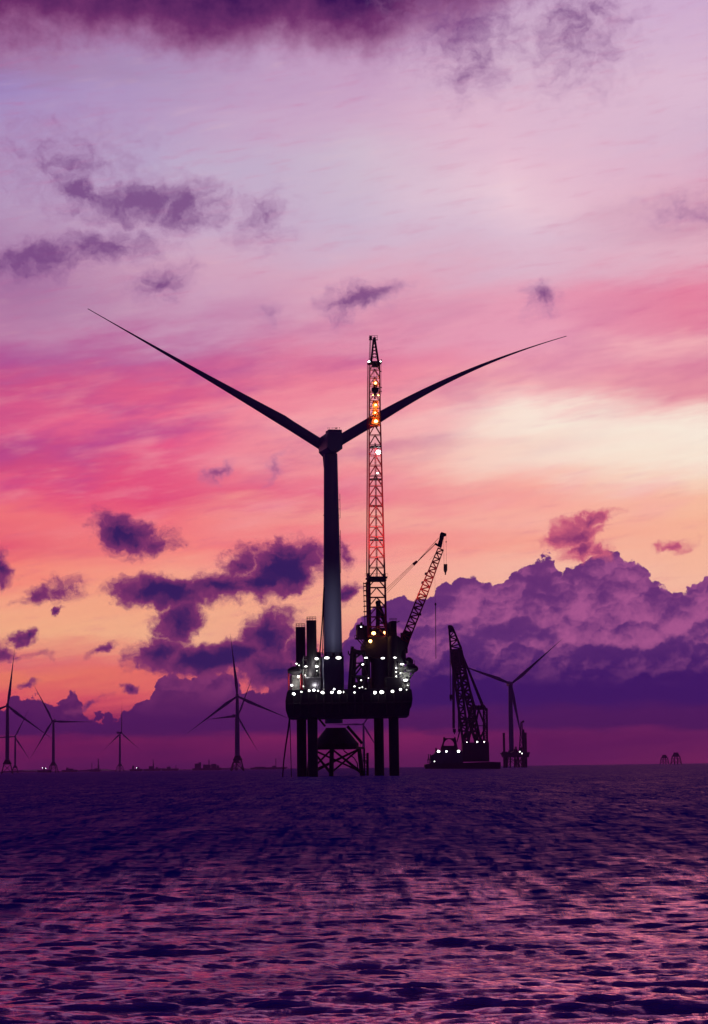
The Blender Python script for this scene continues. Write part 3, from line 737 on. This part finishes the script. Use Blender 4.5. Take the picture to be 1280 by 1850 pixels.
lifeboat(533, 1212, 679, 2.3, 1.3, 'dark rounded lifeboat sitting high at the left end of the jack-up rig')

# hanging lines at the rig's left corner
b = MB(); b.tube(q(524, 1296, 677), Vector((q(527, 1400, 677).x, 677, -1)), .14, None, 6)
o = b.build('mooring_line', ROPE, None, loc=Vector((q(527, 1400, 677).x, 677, 0))); tag(o, 'thin upright line dropping from the rig hull corner into the sea', 'line')
b = MB(); pts = [q(x, y, 700) for x, y in ((524, 1297), (521, 1320), (517, 1345), (513, 1375))] + [Vector((q(510.5, 1400, 700).x, 700, -1))]
for i in range(4): b.tube(pts[i], pts[i + 1], .32 - .03 * i, .29 - .03 * i, 8)
o = b.build('hose', mat('faded_hose_rubber', (0.12, 0.03, 0.08), 0.7), None, loc=Vector((pts[-1].x, 700, 0))); tag(o, 'slanting hose trailing from the rig hull corner down left to the sea', 'hose')
b = MB(); b.path([q(x, y, 700) for x, y in ((586, 1060), (584.5, 1085), (583.5, 1110), (581.5, 1140), (578, 1182))], .22); b.path([q(x, y, 700) for x, y in ((586, 1060), (585.5, 1110), (584, 1150), (583, 1183))], .16)
o = b.build('tag_line', ROPE, None, loc=q(578, 1182, 700)); tag(o, 'pair of dark guide ropes running up the left side of the big turbine tower', 'rope')

# ------------------------------------------------------------------ lattice boom helper
def lattice(b, p0, p1, w0, w1, d0, d1, bays, rc, rb, side=None, kform=True, front_only=False):
    """four-chord lattice between points p0 and p1"""
    p0, p1 = Vector(p0), Vector(p1); ax = (p1 - p0).normalized()
    sx = (side or Vector((1, 0, 0))); sx = (sx - ax * sx.dot(ax)).normalized(); sy = ax.cross(sx).normalized()
    def C(i, j, t):
        w = w0 + (w1 - w0) * t; d_ = d0 + (d1 - d0) * t
        return p0.lerp(p1, t) + sx * (i * w / 2) + sy * (j * d_ / 2)
    for i in (-1, 1):
        for j in (-1, 1): b.tube(C(i, j, 0), C(i, j, 1), rc, rc * .85, 8)
    for n in range(bays + 1):
        t = n / bays
        for j in (-1, 1): b.tube(C(-1, j, t), C(1, j, t), rb, None, 5)
        for i in (-1, 1): b.tube(C(i, -1, t), C(i, 1, t), rb, None, 5)
    for n in range(bays):
        t, u = n / bays, (n + 1) / bays
        for j in (-1, 1):
            if kform:
                m = (C(-1, j, u) + C(1, j, u)) / 2
                b.tube(m, C(1, j, t), rb, None, 5); 
                b.tube(m, C(-1, j, t), rb * .8, None, 5)
            else:
                a, c = (C(-1, j, t), C(1, j, u)) if n % 2 else (C(1, j, t), C(-1, j, u)); b.tube(a, c, rb, None, 5)
        for i in (-1, 1):
            a, c = (C(i, -1, t), C(i, 1, u)) if n % 2 else (C(i, 1, t), C(i, -1, u)); b.tube(a, c, rb, None, 5)

# ------------------------------------------------------------------ main crane
Yc = 684.0
mc_base = q(693, 1246, Yc)
mc = thing('pedestal_crane', mc_base, 'tall crane on the jack-up rig, red lattice boom upright, lit by warm lamps', 'crane')
b = MB(); c = q(693, 1220, Yc); r_ = (q(715, 1220, Yc).x - q(670.5, 1220, Yc).x) / 2
b.lathe([(r_, q(693, 1250, Yc).z), (r_, q(693, 1197, Yc).z), (r_ * 1.12, q(693, 1193, Yc).z), (r_ * 1.12, q(693, 1187, Yc).z)], (c.x, Yc + r_ * .2, 0), 32); b.build('pedestal', NAVY, mc, smooth=True)
b = MB(); pr = [(664,1186),(660,1178),(659,1166),(663,1158),(668,1152),(672,1149),(702,1149),(717,1148),(722,1150),(730,1160),(732,1172),(727,1177),(724,1186),(731,1198),(724,1198),(716,1190),(690,1191)]
b.prism([q(x, y, 680) for x, y in pr], BACK * 9); hs = b.build('slewing_platform', DARK, mc)
b = MB(); pbox(b, 702.5, 717, 1121.5, 1150, 681, 6); pbox(b, 717, 723, 1121.5, 1123, 681, 5); w_ = b.build('winch_house', DARK, mc, bevel=.1)
b = MB()
for x in np.linspace(704, 717, 6): b.tube(q(x, 1121.5, 681), q(x, 1117, 681), .06, None, 4)
b.tube(q(704, 1117, 681), q(717, 1117, 681), .06, None, 4); b.tube(q(704, 1119.3, 681), q(717, 1119.3, 681), .05, None, 4); b.build('railing', STEEL, w_)
b = MB(); pbox(b, 643.5, 658.5, 1128, 1153, 680.5, 4); pbox(b, 651, 655.5, 1124, 1128, 681, 2); cabo = b.build('operator_cab', DARK, mc, bevel=.12)
b = MB(); pbox(b, 645, 650, 1138, 1147, 680.2, .3); b.build('window', GLASS, cabo)
b = MB()
b.tube(q(642, 1154, 680.5), q(668, 1154, 680.5), .3); b.tube(q(646, 1155, 680.5), q(659, 1169, 680.5), .18); b.tube(q(652, 1155, 680.5), q(662, 1167, 680.5), .14); b.tube(q(641, 1155, 680), q(641, 1148, 680), .08); b.tube(q(641, 1148, 680), q(645, 1148, 680), .08)
pbox(b, 657, 672, 1130, 1160, 681, 4); pbox(b, 672, 704, 1134, 1152, 685, 5); b.build('cab_walkway', DARK, mc)
# A-frame
b = MB(); Ya = 680
def T2(a, c_, r_=.3, Y=Ya): b.tube(q(*a, Y), q(*c_, Y), r_, None, 8)
T2((683, 1090), (682.5, 1150), .62); T2((683, 1090), (701, 1140), .6); T2((683, 1090), (686, 1086), .5); T2((682, 1108), (694, 1122), .2); T2((682, 1126), (697, 1126), .25)
T2((684, 1090), (683, 1150), .6, 688); T2((684, 1090), (703, 1140), .6, 688); b.tube(q(683, 1089, 680), q(684, 1089, 688), .8)
b.build('mast_frame', DARK, mc)
# boom
def boomseg(y0, y1, xl0, xr0, xl1, xr1, bays, rc, rb):
    b = MB(); Yb = 679
    p0 = q((xl0 + xr0) / 2, y0, Yb); p1 = q((xl1 + xr1) / 2, y1, Yb)
    lattice(b, p0, p1, (xr0 - xl0) * Yb / F, (xr1 - xl1) * Yb / F, 3.6, 2.4, bays, rc, rb)
    return b
bo = boomseg(1150, 1044, 665.5, 698, 665.5, 696, 6, .36, .13).build('boom', RED, mc)
tag(bo, None)
boomseg(1044, 768, 667, 695.5, 667.5, 688, 15, .27, .115).build('boom_section', RED, bo)
boomseg(768, 654, 667.5, 687.5, 668.5, 686.5, 8, .24, .12).build('boom_section', ORANGE, bo)  # red lattice coloured orange here: the lamps' glow is put into the colour
b = MB(); Yb = 679
b.tube(q(680.5, 1044, Yb + 1), q(677.5, 800, Yb + 1), .11, None, 5); b.tube(q(682.3, 1044, Yb + 1), q(679.3, 800, Yb + 1), .11, None, 5)
for y in range(805, 1044, 5): b.tube(q(677.5 + (y - 800) * .0123, y, Yb + 1), q(679.3 + (y - 800) * .0123, y, Yb + 1), .05, None, 4)
b.build('ladder', RED, bo)
b = MB()
pbox(b, 661, 700.5, 1041, 1045, 676.5, 6); pbox(b, 663, 699, 1046.5, 1049, 676.5, 6)
for x in np.linspace(660, 701, 12): b.tube(q(x, 1042, 676.3), q(x, 1036.5, 676.3), .05, None, 4)
b.tube(q(660, 1036.5, 676.3), q(701, 1036.5, 676.3), .05, None, 4)
pbox(b, 663, 669, 1035, 1050, 677, 3); pbox(b, 692, 697.5, 1036, 1048, 677, 3)
for y in (1053, 1058, 1066, 1075, 1085, 1094, 1104, 1113): pbox(b, 656.5, 663.5, y, y + 1.2, 679, 2.4)
for x in (657, 660.5): b.tube(q(x + (1 if x > 658 else 0), 1052, 679), q(x + 3, 1130, 679), .1, None, 5)
pbox(b, 663, 670, 1050, 1130, 678.5, 2)
b.build('catwalk', DARK, bo)
for y in (806, 912, 974, 864): 
    b = MB(); wdt = 10.5 + (y - 768) * .0155; pbox(b, 678 - wdt + (y-768)*.012, 678.5 + wdt + (y-768)*.012, y, y + 1.6, 677.2, 3.6); b.build('boom_joint', DARK, bo)
# boom head
b = MB(); Yh = 679
b.tube(q(671, 654, Yh), q(675, 615, Yh), .3, None, 7); b.tube(q(684, 654, Yh), q(677.5, 612, Yh), .34, None, 7)
b.tube(q(671.5, 654, Yh + 2), q(675, 615, Yh + 2), .3, None, 7); b.tube(q(684, 654, Yh + 2), q(677.5, 612, Yh + 2), .3, None, 7)
for i, y in enumerate(range(648, 620, -6)):
    t = (654 - y) / 40; b.tube(q(671 + 4 * t, y, Yh), q(684 - 6.5 * (t + .12), y - 5, Yh), .12, None, 5); b.tube(q(684 - 6.5 * t, y, Yh), q(671 + 4 * (t + .12), y - 5, Yh), .12, None, 5)
pbox(b, 664, 690.5, 652, 655.5, 677.5, 4); pbox(b, 672, 686, 655, 661, 678, 3)
pbox(b, 667.5, 672.5, 607, 613, 678.5, 1.5); pbox(b, 674, 679.5, 609, 617, 678.4, 2)
for x in (668, 672, 677, 682): b.tube(q(x, 614, 678.5), q(x, 606.5, 678.5), .07, None, 4)
b.tube(q(667, 606.5, 678.5), q(683, 606.5, 678.5), .07, None, 4); b.tube(q(667, 614, 678.5), q(683, 614, 678.5), .14, None, 4); b.tube(q(667, 610, 678.5), q(683, 610, 678.5), .05, None, 4)
b.tube(q(667.2, 652, 678.5), q(669, 612, 678.5), .08, None, 4); b.tube(q(669, 652, 678.5), q(670.6, 612, 678.5), .08, None, 4)
for y in range(616, 652, 4): b.tube(q(667.2 + (652 - y) * .045, y, 678.5), q(669 + (652 - y) * .04, y, 678.5), .05, None, 4)
pbox(b, 688, 690, 649, 652, 678, 1.5)
b.build('boom_head', DARK, bo)
# ropes & hook
b = MB()
b.tube(q(665.8, 656, 677), q(663.5, 1042, 677), .11, None, 5); b.tube(q(664.2, 680, 677.5), q(662.5, 1042, 677.5), .09, None, 5); b.tube(q(664, 656, 678), q(664.3, 680, 678), .07, None, 5)
b.build('hoist_rope', RED, mc)
b = MB(); b.tube(q(689.3, 656, 677.5), q(689.3, 712, 677.5), .05, None, 4); b.ball(q(689.3, 700, 677.5), .22); b.ball(q(689.3, 707, 677.5), .2); b.ball(q(688.8, 671, 677.5), .2); b.build('whip_line', ROPE, mc)
b = MB()
b.prism([q(x, y, 676.4) for x, y in ((671.5, 700), (685.5, 700), (684, 706), (680, 711), (678, 714), (675.5, 710), (672, 706))], Vector((0, 1.2, 0)))
b.tube(q(677.8, 714, 677), q(677.8, 719, 677), .22, None, 6); b.ball(q(677.8, 719, 677), .35)
for x in (675, 677.5, 680.5): b.tube(q(x, 660, 677), q(x, 700, 677), .06, None, 4)
b.build('hook_block', DARK, mc)
for x, y, s_, w_, m_ in ((679,692,.65,.5,LAMPO),(674,714,.3,.3,LAMPO),(684,714,.3,.35,LAMPO),(679.3,731.5,.6,.6,LAMPO),(678.3,745.5,.55,.5,LAMPO),(679.5,761,.85,.8,LAMPO),
                         (684,817,.95,.8,LAMPS),(682.5,855,.4,.55,LAMPW),(667,653.5,.55,.5,LAMPS),(688,653,.3,.3,LAMPW)):
    floodlight(bo, x, y, 676.6, s_, m_, w_)
for x, y, s_, m_ in ((675.5,1144,.75,LAMPO),(696.5,1143,.75,LAMPO),(669.5,1158,.65,LAMPO),(652.8,1132.5,.3,LAMPS),(692,1189,.42,LAMPW),(713.5,1188,.35,LAMPW)):
    floodlight(mc, x, y, 678.6, s_, m_, s_ * (1.0 if m_ is not LAMPW else 1.9))

for x, y, e in ((679,692,260),(679.3,731.5,420),(678.3,745.5,330),(679.5,761,360)): plight('boom_lamp_light', mc, q(x, y, 679.3), e, (1, .5, .14))
b = MB()
for y0, y1, w_ in ((688, 697, 4), (724, 737, 5), (740, 750, 5), (753, 768, 6.5)):  # added panels and plates inside the boom, put there to catch the lamp glow
    b2 = MB(); pbox(b2, 678.6 - w_, 678.6 + w_, y0, y1, 680.4, .12); pbox(b2, 678.6 - w_, 678.6 + w_, y1, y1 + 1, 677.2, 3.2)
    for z_ in range(3): pbox(b2, 678 - w_, 679.2 + w_, y0 + z_ * 4, y0 + .7 + z_ * 4, 680.1, .2)
    b2.build('glow_panel', ORANGE, bo)
plight('boom_lamp_light', mc, q(684, 817, 679), 500); 
for x, y in ((675.5, 1147), (696.5, 1147), (670, 1162)): plight('cab_lamp_light', mc, q(x, y, 678.6), 80, (1, .42, .1))
plight('boom_flood_light', mc, q(683, 1140, 668), 190000, (1, .6, .45), spot=20, aim=q(680, 900, 679))
plight('boom_flood_light', mc, q(706, 1118, 680), 16000, (1, .6, .45), spot=26, aim=q(775, 1050, 689))

# ------------------------------------------------------------------ second crane
sc_base = q(727, 1200, 690)
s2 = thing('pedestal_crane', sc_base, 'smaller crane at the rig\'s right end, lattice boom leaning to the right', 'crane')
b = MB(); b.tube(q(726, 1200, 692), q(725, 1172, 692), 1.5, 1.5, 16); pbox(b, 716, 735, 1158, 1173, 689, 6); b.build('slewing_house', DARK, s2)
b = MB(); Y2 = 689
Pb = lambda x, y: q(x, y, Y2)
p0, p1 = Pb(731.5, 1158), Pb(796.5, 992)
dirv = (p1 - p0).normalized(); sidev = Vector((dirv.z, 0, -dirv.x))
pa = p0.lerp(p1, .5)
lattice(b, p0, pa, 2.4, 2.6, 2.4, 2.4, 10, .26, .13, sidev, kform=False)
bm2 = b.build('boom', RED, s2)
b = MB(); lattice(b, pa, p1, 2.6, 1.7, 2.4, 1.8, 10, .2, .12, sidev, kform=False); b.build('boom_section', RED, bm2)
b = MB(); b.prism([Pb(*v) for v in ((791, 983), (794, 988), (799, 986), (801, 976), (803, 969), (807, 967.5), (807, 964), (798, 961), (795.5, 964), (794, 974))], Vector((0, 1.2, 0))); b.tube(Pb(786, 982), Pb(798, 989), .35); b.build('boom_head', DARK, bm2)
b = MB(); b.prism([Pb(*v) for v in ((725, 1168), (724, 1150), (731, 1136), (740, 1142), (744, 1148), (737, 1170))], Vector((0, 2.4, 0))); pbox(b, 734, 737, 1168, 1180, 688, 2); pbox(b, 724, 731, 1143, 1149, 688, 2)
b.build('boom_foot', DARK, bm2)
b = MB()
for x, y in ((764, 1052), (757, 1074), (770, 1036), (752, 1098)): pbox(b, x - 2, x + 2, y - 2, y + 2, 688, 2)
b.box(Pb(759.5, 1110), .7, .7, .7); b.tube(Pb(757, 1106), Pb(759.5, 1110), .08); b.build('service_box', DARK, bm2)
b = MB()
b.tube(Pb(789, 981), Pb(751, 1018), .12, None, 5); b.tube(Pb(793, 972), Pb(751, 1018), .08, None, 5)
b.tube(Pb(754, 1014), Pb(747, 1020), .4, .5, 6)
for o_ in (-1.2, 0, 1.4): b.tube(Pb(748 + o_, 1019 + o_), Pb(698 + o_ * 1.5, 1068 + o_ * 2), .06, None, 5)
b.build('pendant_rope', RED, s2)
b = MB()
for x in (802, 806.3): b.tube(Pb(x, 968), Pb(x + .6, 1021), .05, None, 4)
b.ball(Pb(806.4, 979), .22); b.build('hoist_rope', ROPE, s2)
b = MB(); b.prism([Pb(*v) for v in ((802, 1019), (808.6, 1019), (808.6, 1030), (807, 1034), (803.6, 1034), (802, 1030))], Vector((0, .9, 0))); b.tube(Pb(805.2, 1033), Pb(805.2, 1038.5), .22); b.build('hook_block', DARK, s2)
b = MB(); b.tube(Pb(785.5, 1014), Pb(787, 1090), .035, None, 4); b.ball(Pb(786, 1029), .2); b.ball(Pb(787.2, 1091.5), .3, None, .45); b.tube(Pb(787.3, 1091), Pb(788, 1190), .13, .1, 6)
b.build('whip_line', ROPE, s2)
b = MB(); b.tube(Pb(776, 1012), Pb(788, 1000), .03, None, 4); b.build('guy_rope', ROPE, s2)

# ------------------------------------------------------------------ floating sheerleg crane
YS = 1700.0
def z4(x, y): return q(760 + x / 6.095, 1120 + y / 6.095, YS)
def zp(x, y, Y): return q(760 + x / 6.095, 1120 + y / 6.095, Y)
sb = z4(470, 1610); sb.z = 0
sv = thing('floating_crane', sb, 'dark floating sheerleg crane barge with a huge leaning A-frame boom, right of the rig', 'crane barge')
b = MB(); pr = [(60,1588),(52,1604),(66,1640),(880,1640),(884,1606),(884,1566),(760,1562),(100,1585)]
b.prism([z4(*v) for v in pr], Vector((0, 34, 0))); b.build('hull', DARK, sv)
def zbox(b, x0, x1, y0, y1, Y=YS, d=20):
    a, c_ = zp(x0, y1, Y), zp(x1, y0, Y); b.box(((a.x + c_.x) / 2, Y + d / 2, (a.z + c_.z) / 2), c_.x - a.x, d, c_.z - a.z)
b = MB(); zbox(b, 472, 755, 1346, 1563, YS + 3, 24); eh = b.build('engine_house', DARK, sv)
b = MB()
for x in np.linspace(476, 752, 16): b.tube(zp(x, 1346, YS + 3), zp(x, 1334, YS + 3), .1, None, 4)
b.tube(zp(476, 1334, YS + 3), zp(752, 1334, YS + 3), .1, None, 4); b.build('railing', DARK, eh)
b = MB(); b.prism([z4(*v) for v in ((100,1592),(118,1560),(108,1530),(122,1490),(150,1480),(172,1450),(300,1436),(460,1440),(475,1592))], Vector((0, 22, 0))); dh = b.build('deckhouse', NAVY, sv)
b = MB()
rnd = random.Random(3)
for i in range(16):
    x = rnd.uniform(80, 470); y = 1500 if x < 160 else 1436; h_ = rnd.uniform(6, 26); zbox(b, x, x + rnd.uniform(5, 14), y - h_, y + 40, YS + 2, 2)
for x in (84, 100, 130): b.tube(z4(x, 1580), z4(x - 6, 1530), .3)
b.build('deck_gear', DARK, sv)
# portal arch
b = MB(); outer = [(225,1410),(250,1340),(252,1290),(268,1290),(275,1302),(368,1302),(376,1288),(388,1292),(394,1330),(418,1440),(385,1440)]
inner = [(372,1384)] + [(315 + 58 * math.cos(t), 1384 - 72 * math.sin(t)) for t in np.linspace(.15, math.pi - .15, 9)] + [(256,1384)]
poly = outer + [(382,1392),(370,1384)] + inner[1:-1] + [(258,1384),(250,1440),(225,1440)]
b.prism([zp(x, y, YS + 6) for x, y in poly], Vector((0, 3, 0))); zbox(b, 235, 400, 1384, 1440, YS + 6, 6); b.build('portal_frame', DARK, sv)
# boom legs, from near side and far side of the barge, meeting at the head
b = MB()
def seg(a, c_, w0, w1, Y0, Y1, bays, rc=.7, rb=.35, name=None):
    p0, p1 = zp(*a, Y0), zp(*c_, Y1); lattice(b, p0, p1, w0, w1, w0, w1, bays, rc, rb, kform=False)
seg((500, 1350), (372, 330), 4.2, 5.0, YS + 10, YS + 4, 16, .95, .5)
bl1 = b.build('boom_leg', DARK, sv)
b = MB(); seg((636, 1350), (415, 330), 4.2, 5.0, YS + 24, YS + 10, 16, .95, .5); b.build('boom_leg', DARK, sv)
b = MB(); b.prism([zp(*v, YS + 4) for v in ((335,460),(332,330),(350,318),(440,322),(452,345),(470,450),(420,600),(380,640))], Vector((0, 9, 0)));
lattice(b, zp(392, 330, YS + 8), zp(333, 80, YS + 8), 8.2, 2.6, 5, 2.4, 5, .8, .42, kform=False)
b.prism([zp(*v, YS + 5) for v in ((306,92),(304,62),(312,56),(346,58),(354,70),(362,110),(330,130),(316,120))], Vector((0, 4, 0))); b.build('boom_head', DARK, sv)
b = MB()
for y, y2, x0, x1 in ((850, 872, 430, 560), (1075, 1095, 450, 590), (1120, 1140, 455, 590), (620, 640, 400, 520), (1160, 1172, 460, 720)): zbox(b, x0, x1, y, y2, YS + 12, 3)
b.tube(zp(480, 1340, YS + 12), zp(545, 1140, YS + 12), .6); b.tube(zp(600, 1340, YS + 12), zp(535, 1140, YS + 12), .6); b.build('cross_brace', DARK, sv)
# back gantry
b = MB()
lattice(b, zp(716, 1345, YS + 26), zp(714, 975, YS + 26), 2.6, 2.6, 4, 4, 8, .7, .35, kform=False)
lattice(b, zp(500, 1345, YS + 24), zp(585, 960, YS + 24), 4, 4, 4, 4, 8, .7, .35, kform=False)
zbox(b, 572, 722, 958, 990, YS + 22, 6)
for a, c_ in (((640,985),(716,1180)),((640,985),(600,1200)),((716,1180),(640,1345)),((600,1200),(690,1345)),((625,1345),(560,1180)),((560,1180),(520,1345)),((600,1170),(640,1345))): b.tube(zp(*a, YS + 24), zp(*c_, YS + 24), .75)
for x in (590, 610, 640, 670, 700): b.ball(zp(x, 955, YS + 24), 1.3)
b.build('back_gantry', DARK, sv)
b = MB()
for o_ in (-14, -8, -2, 4, 10): b.tube(zp(447 + o_ * .4, 345, YS + 8), zp(692 + o_, 955, YS + 24), .42, None, 5)
for o_ in (-6, 0, 6): b.tube(zp(440 + o_, 400, YS + 8), zp(600 + o_, 955, YS + 24), .3, None, 5)
b.build('luffing_tackle', NAVY, sv)
b = MB()
for x in (320, 327): b.tube(zp(x, 120, YS + 3), zp(x + 10, 840, YS + 3), .16, None, 5)
for x in (352, 359, 366, 373): b.tube(zp(x, 420, YS + 3), zp(x + 4, 1195, YS + 3), .26, None, 5)
for x in (418, 424, 430): b.tube(zp(x - 10, 640, YS + 3), zp(x, 1195, YS + 3), .22, None, 5)
b.tube(zp(440, 1200, YS + 3), zp(402, 1345, YS + 3), .6, .4); b.build('hoist_rope', ROPE, sv)
for x0, x1, y0, y1 in ((322, 350, 822, 876), (358, 390, 1200, 1240), (415, 440, 1196, 1232)):
    b = MB(); zbox(b, x0, x1, y0, y1, YS + 2, 2.5); b.tube(zp((x0 + x1) / 2, y1, YS + 3), zp((x0 + x1) / 2, y1 + 20, YS + 3), .45); b.build('hook_block', DARK, sv, bevel=.3)
for x, y, s_, m_ in ((200,1448,1.35,LAMPS),(287,1448,.8,LAMPS),(420,1446,1.2,LAMPS),(155,1558,.7,LAMPW),(512,1346,.6,LAMPW),(625,1342,.8,LAMPS),(703,1342,.75,LAMPW)):
    floodlight(sv, 760 + x / 6.095, 1120 + y / 6.095, YS - 1.5 if x < 450 else YS + 1, s_, m_)

# ------------------------------------------------------------------ small jack-up barge
YB = 2780.0
bb = zp(1050, 1600, YB); bb.z = 0
sj = thing('jackup_barge', bb, 'small dark jack-up barge with thin upright spuds, in front of the turbine at right', 'jack-up rig')
b = MB(); b.prism([zp(*v, YB) for v in ((888,1466),(905,1480),(915,1512),(1195,1512),(1200,1480),(1208,1464),(1160,1462),(1150,1452),(1040,1455),(1030,1446),(1000,1460),(930,1458))], Vector((0, 30, 0))); b.build('hull', DARK, sj)
for x, top, Y in ((925, 1244, YB + 4), (1165, 1240, YB + 4), (1141, 1205, YB + 26), (948, 1450, YB + 26)):
    b = MB(); p = zp(x, 1600, Y); b.tube(Vector((p.x, Y, -4)), Vector((p.x, Y, zp(x, top, Y).z)), 1.45, None, 12); b.build('spud_leg', STEEL, sj)
b = MB()
lattice(b, zp(1108, 1460, YB + 10), zp(1113, 1130, YB + 10), 4.5, 1.6, 4, 1.5, 12, .6, .3, kform=False)
b.tube(zp(1104, 1125, YB + 10), zp(1136, 1122, YB + 10), .7); b.ball(zp(1132, 1118, YB + 10), 1.5)
zbox(b, 1090, 1128, 1405, 1470, YB + 8, 10); b.build('crane_mast', DARK, sj)
b = MB()
for x0, x1, y0 in ((1030,1068,1420),(1046,1060,1395),(1070,1090,1440),(1130,1160,1425),(900,960,1450),(1180,1205,1455)): zbox(b, x0, x1, y0, 1470, YB + 4, 8)
b.build('deckhouse', DARK, sj)
b = MB()
for x0, x1 in ((1035, 1075), (1075, 1115), (1115, 1155)): b.tube(zp(x0, 1512, YB + 14), zp(x1, 1600, YB + 14), .6); b.tube(zp(x1, 1512, YB + 14), zp(x0, 1600, YB + 14), .6)
zbox(b, 1030, 1160, 1545, 1556, YB + 14, 2)
for x in (990, 1040, 1078, 1120, 1158): b.tube(zp(x, 1512, YB + 14), zp(x, 1625, YB + 14), 1.1)
b.build('under_bracing', STEEL, sj)
for x, y, s_ in ((1095,1450,1.1),(1118,1470,1.0)): floodlight(sj, 760 + x / 6.095, 1120 + y / 6.095, YB - 1, s_, LAMPW)

# ------------------------------------------------------------------ bare jackets at right
def bare_jacket(px, pt, D, w, label):
    p = at(px, 1378, D); z = at(px, pt, D).z; k = z / 20.0
    t = thing('jacket_foundation', (p.x, D, 0), label, 'jacket foundation', 'unfinished turbine foundations')
    lm, br, tp = jacket_parts(20.0, w / 2 / k, w / 2.9 / k)
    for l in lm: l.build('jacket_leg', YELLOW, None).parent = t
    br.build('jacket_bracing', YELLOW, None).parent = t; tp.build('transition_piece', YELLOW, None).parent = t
    t.scale = (k,) * 3; t.rotation_euler = (0, 0, R(20))
bare_jacket(1201, 1364, 5600, 17, 'smaller left one of two bare turbine foundations standing alone near the right edge')
bare_jacket(1222, 1360, 4700, 17, 'larger right one of two bare turbine foundations standing alone near the right edge')

# ------------------------------------------------------------------ things on the far horizon
def ship(px, D, length, hts, label, name='cargo_ship', cat='ship', lamps=()):
    p = at(px, 1390, D); t = thing(name, (p.x, D, 0), label, cat)
    b = MB(); L2 = length / 2
    b.prism([(p.x - L2, D, -1), (p.x - L2 * 1.06, D, 7), (p.x + L2 * 1.08, D, 8), (p.x + L2 * .95, D, -1)], (0, 18, 0)); b.build('hull', DARK, t)
    b = MB()
    for x, w, h_ in hts:
        b.box((p.x + x * L2, D + 9, 7 + h_ / 2), w, min(12, w + 2), h_)
    b.build('superstructure', DARK, t)
    for x, z in lamps:
        b = MB(); b.ball((p.x + x * L2, D - 1, z), .8); b.build('lamp', LAMPS, t)
ship(276, 8200, 60, [(-.2, 16, 10), (.5, 8, 6), (0.05, 2.5, 34), (.12, 2, 20)], 'faint crane ship with a tall thin mast on the horizon, left of centre', 'crane_ship', 'ship')
ship(374, 7600, 95, [(-.7, 16, 16), (-.5, 8, 20), (0, 26, 12), (.15, 3, 28), (.5, 18, 14), (.8, 8, 9)], 'long faint ship with blocky deckhouses on the horizon, left of the large turbine')
ship(126, 8000, 55, [(0, 26, 5), (-.3, 8, 9)], 'low faint barge on the horizon between the two left turbines', 'barge', 'ship')
ship(80, 7000, 40, [(0, 6, 8)], 'tiny ship showing two white lights on the horizon at left', 'work_boat', 'ship', ((-.25, 14), (.3, 13)))
ship(172, 8200, 40, [(-.6, 2, 26), (.55, 3, 40), (.2, 12, 5), (.6, 6, 16)], 'faint vessel with two thin masts on the horizon, left of the sideways turbine', 'mast_ship', 'ship')
ship(246, 7800, 42, [(-.5, 6, 12), (.3, 10, 7)], 'small boat with one white light on the horizon beside the sideways turbine', 'fishing_boat', 'ship', ((.1, 11),))
ship(486, 8200, 130, [(-.5, 40, 3), (.4, 2.4, 34), (.3, 14, 6)], 'long low faint ship with one thin mast on the horizon, right of the large turbine', 'tanker', 'ship')
ship(308, 8400, 60, [(-.2, 14, 8), (.7, 2, 14)], 'faint low ship on the horizon right of the crane ship', 'coaster', 'ship')
# low coast
b = MB(); rnd = random.Random(8); prev = None
xs_ = np.linspace(-20, 560, 60); pts = [(at(x, 1390, 12500).x, 12500, max(2, 6 + 5 * math.sin(x * .05) + rnd.uniform(-3, 3) - (max(0, x - 430) * .1))) for x in xs_]
poly = [(pts[0][0], 12500, -1)] + pts + [(pts[-1][0], 12500, -1)]
b.prism(poly, (0, 700, 0)); o = b.build('coast', NAVY, None); tag(o, kind='structure')

# ------------------------------------------------------------------ sea haze
b = MB(); b.box((0, 0, 90), 28200, 28200, 190)
hm = bpy.data.materials.new('sea_haze'); hm.use_nodes = True; n_ = hm.node_tree; n_.nodes.clear()
ov = n_.nodes.new('ShaderNodeOutputMaterial'); pv = n_.nodes.new('ShaderNodeVolumePrincipled')
pv.inputs['Color'].default_value = (0.5, 0.14, 0.78, 1); pv.inputs['Density'].default_value = 5.5e-5; pv.inputs['Anisotropy'].default_value = 0.6
n_.links.new(pv.outputs[0], ov.inputs['Volume'])
HAZE = True
if HAZE:
    o = b.build('haze', hm, None); tag(o, kind='stuff')
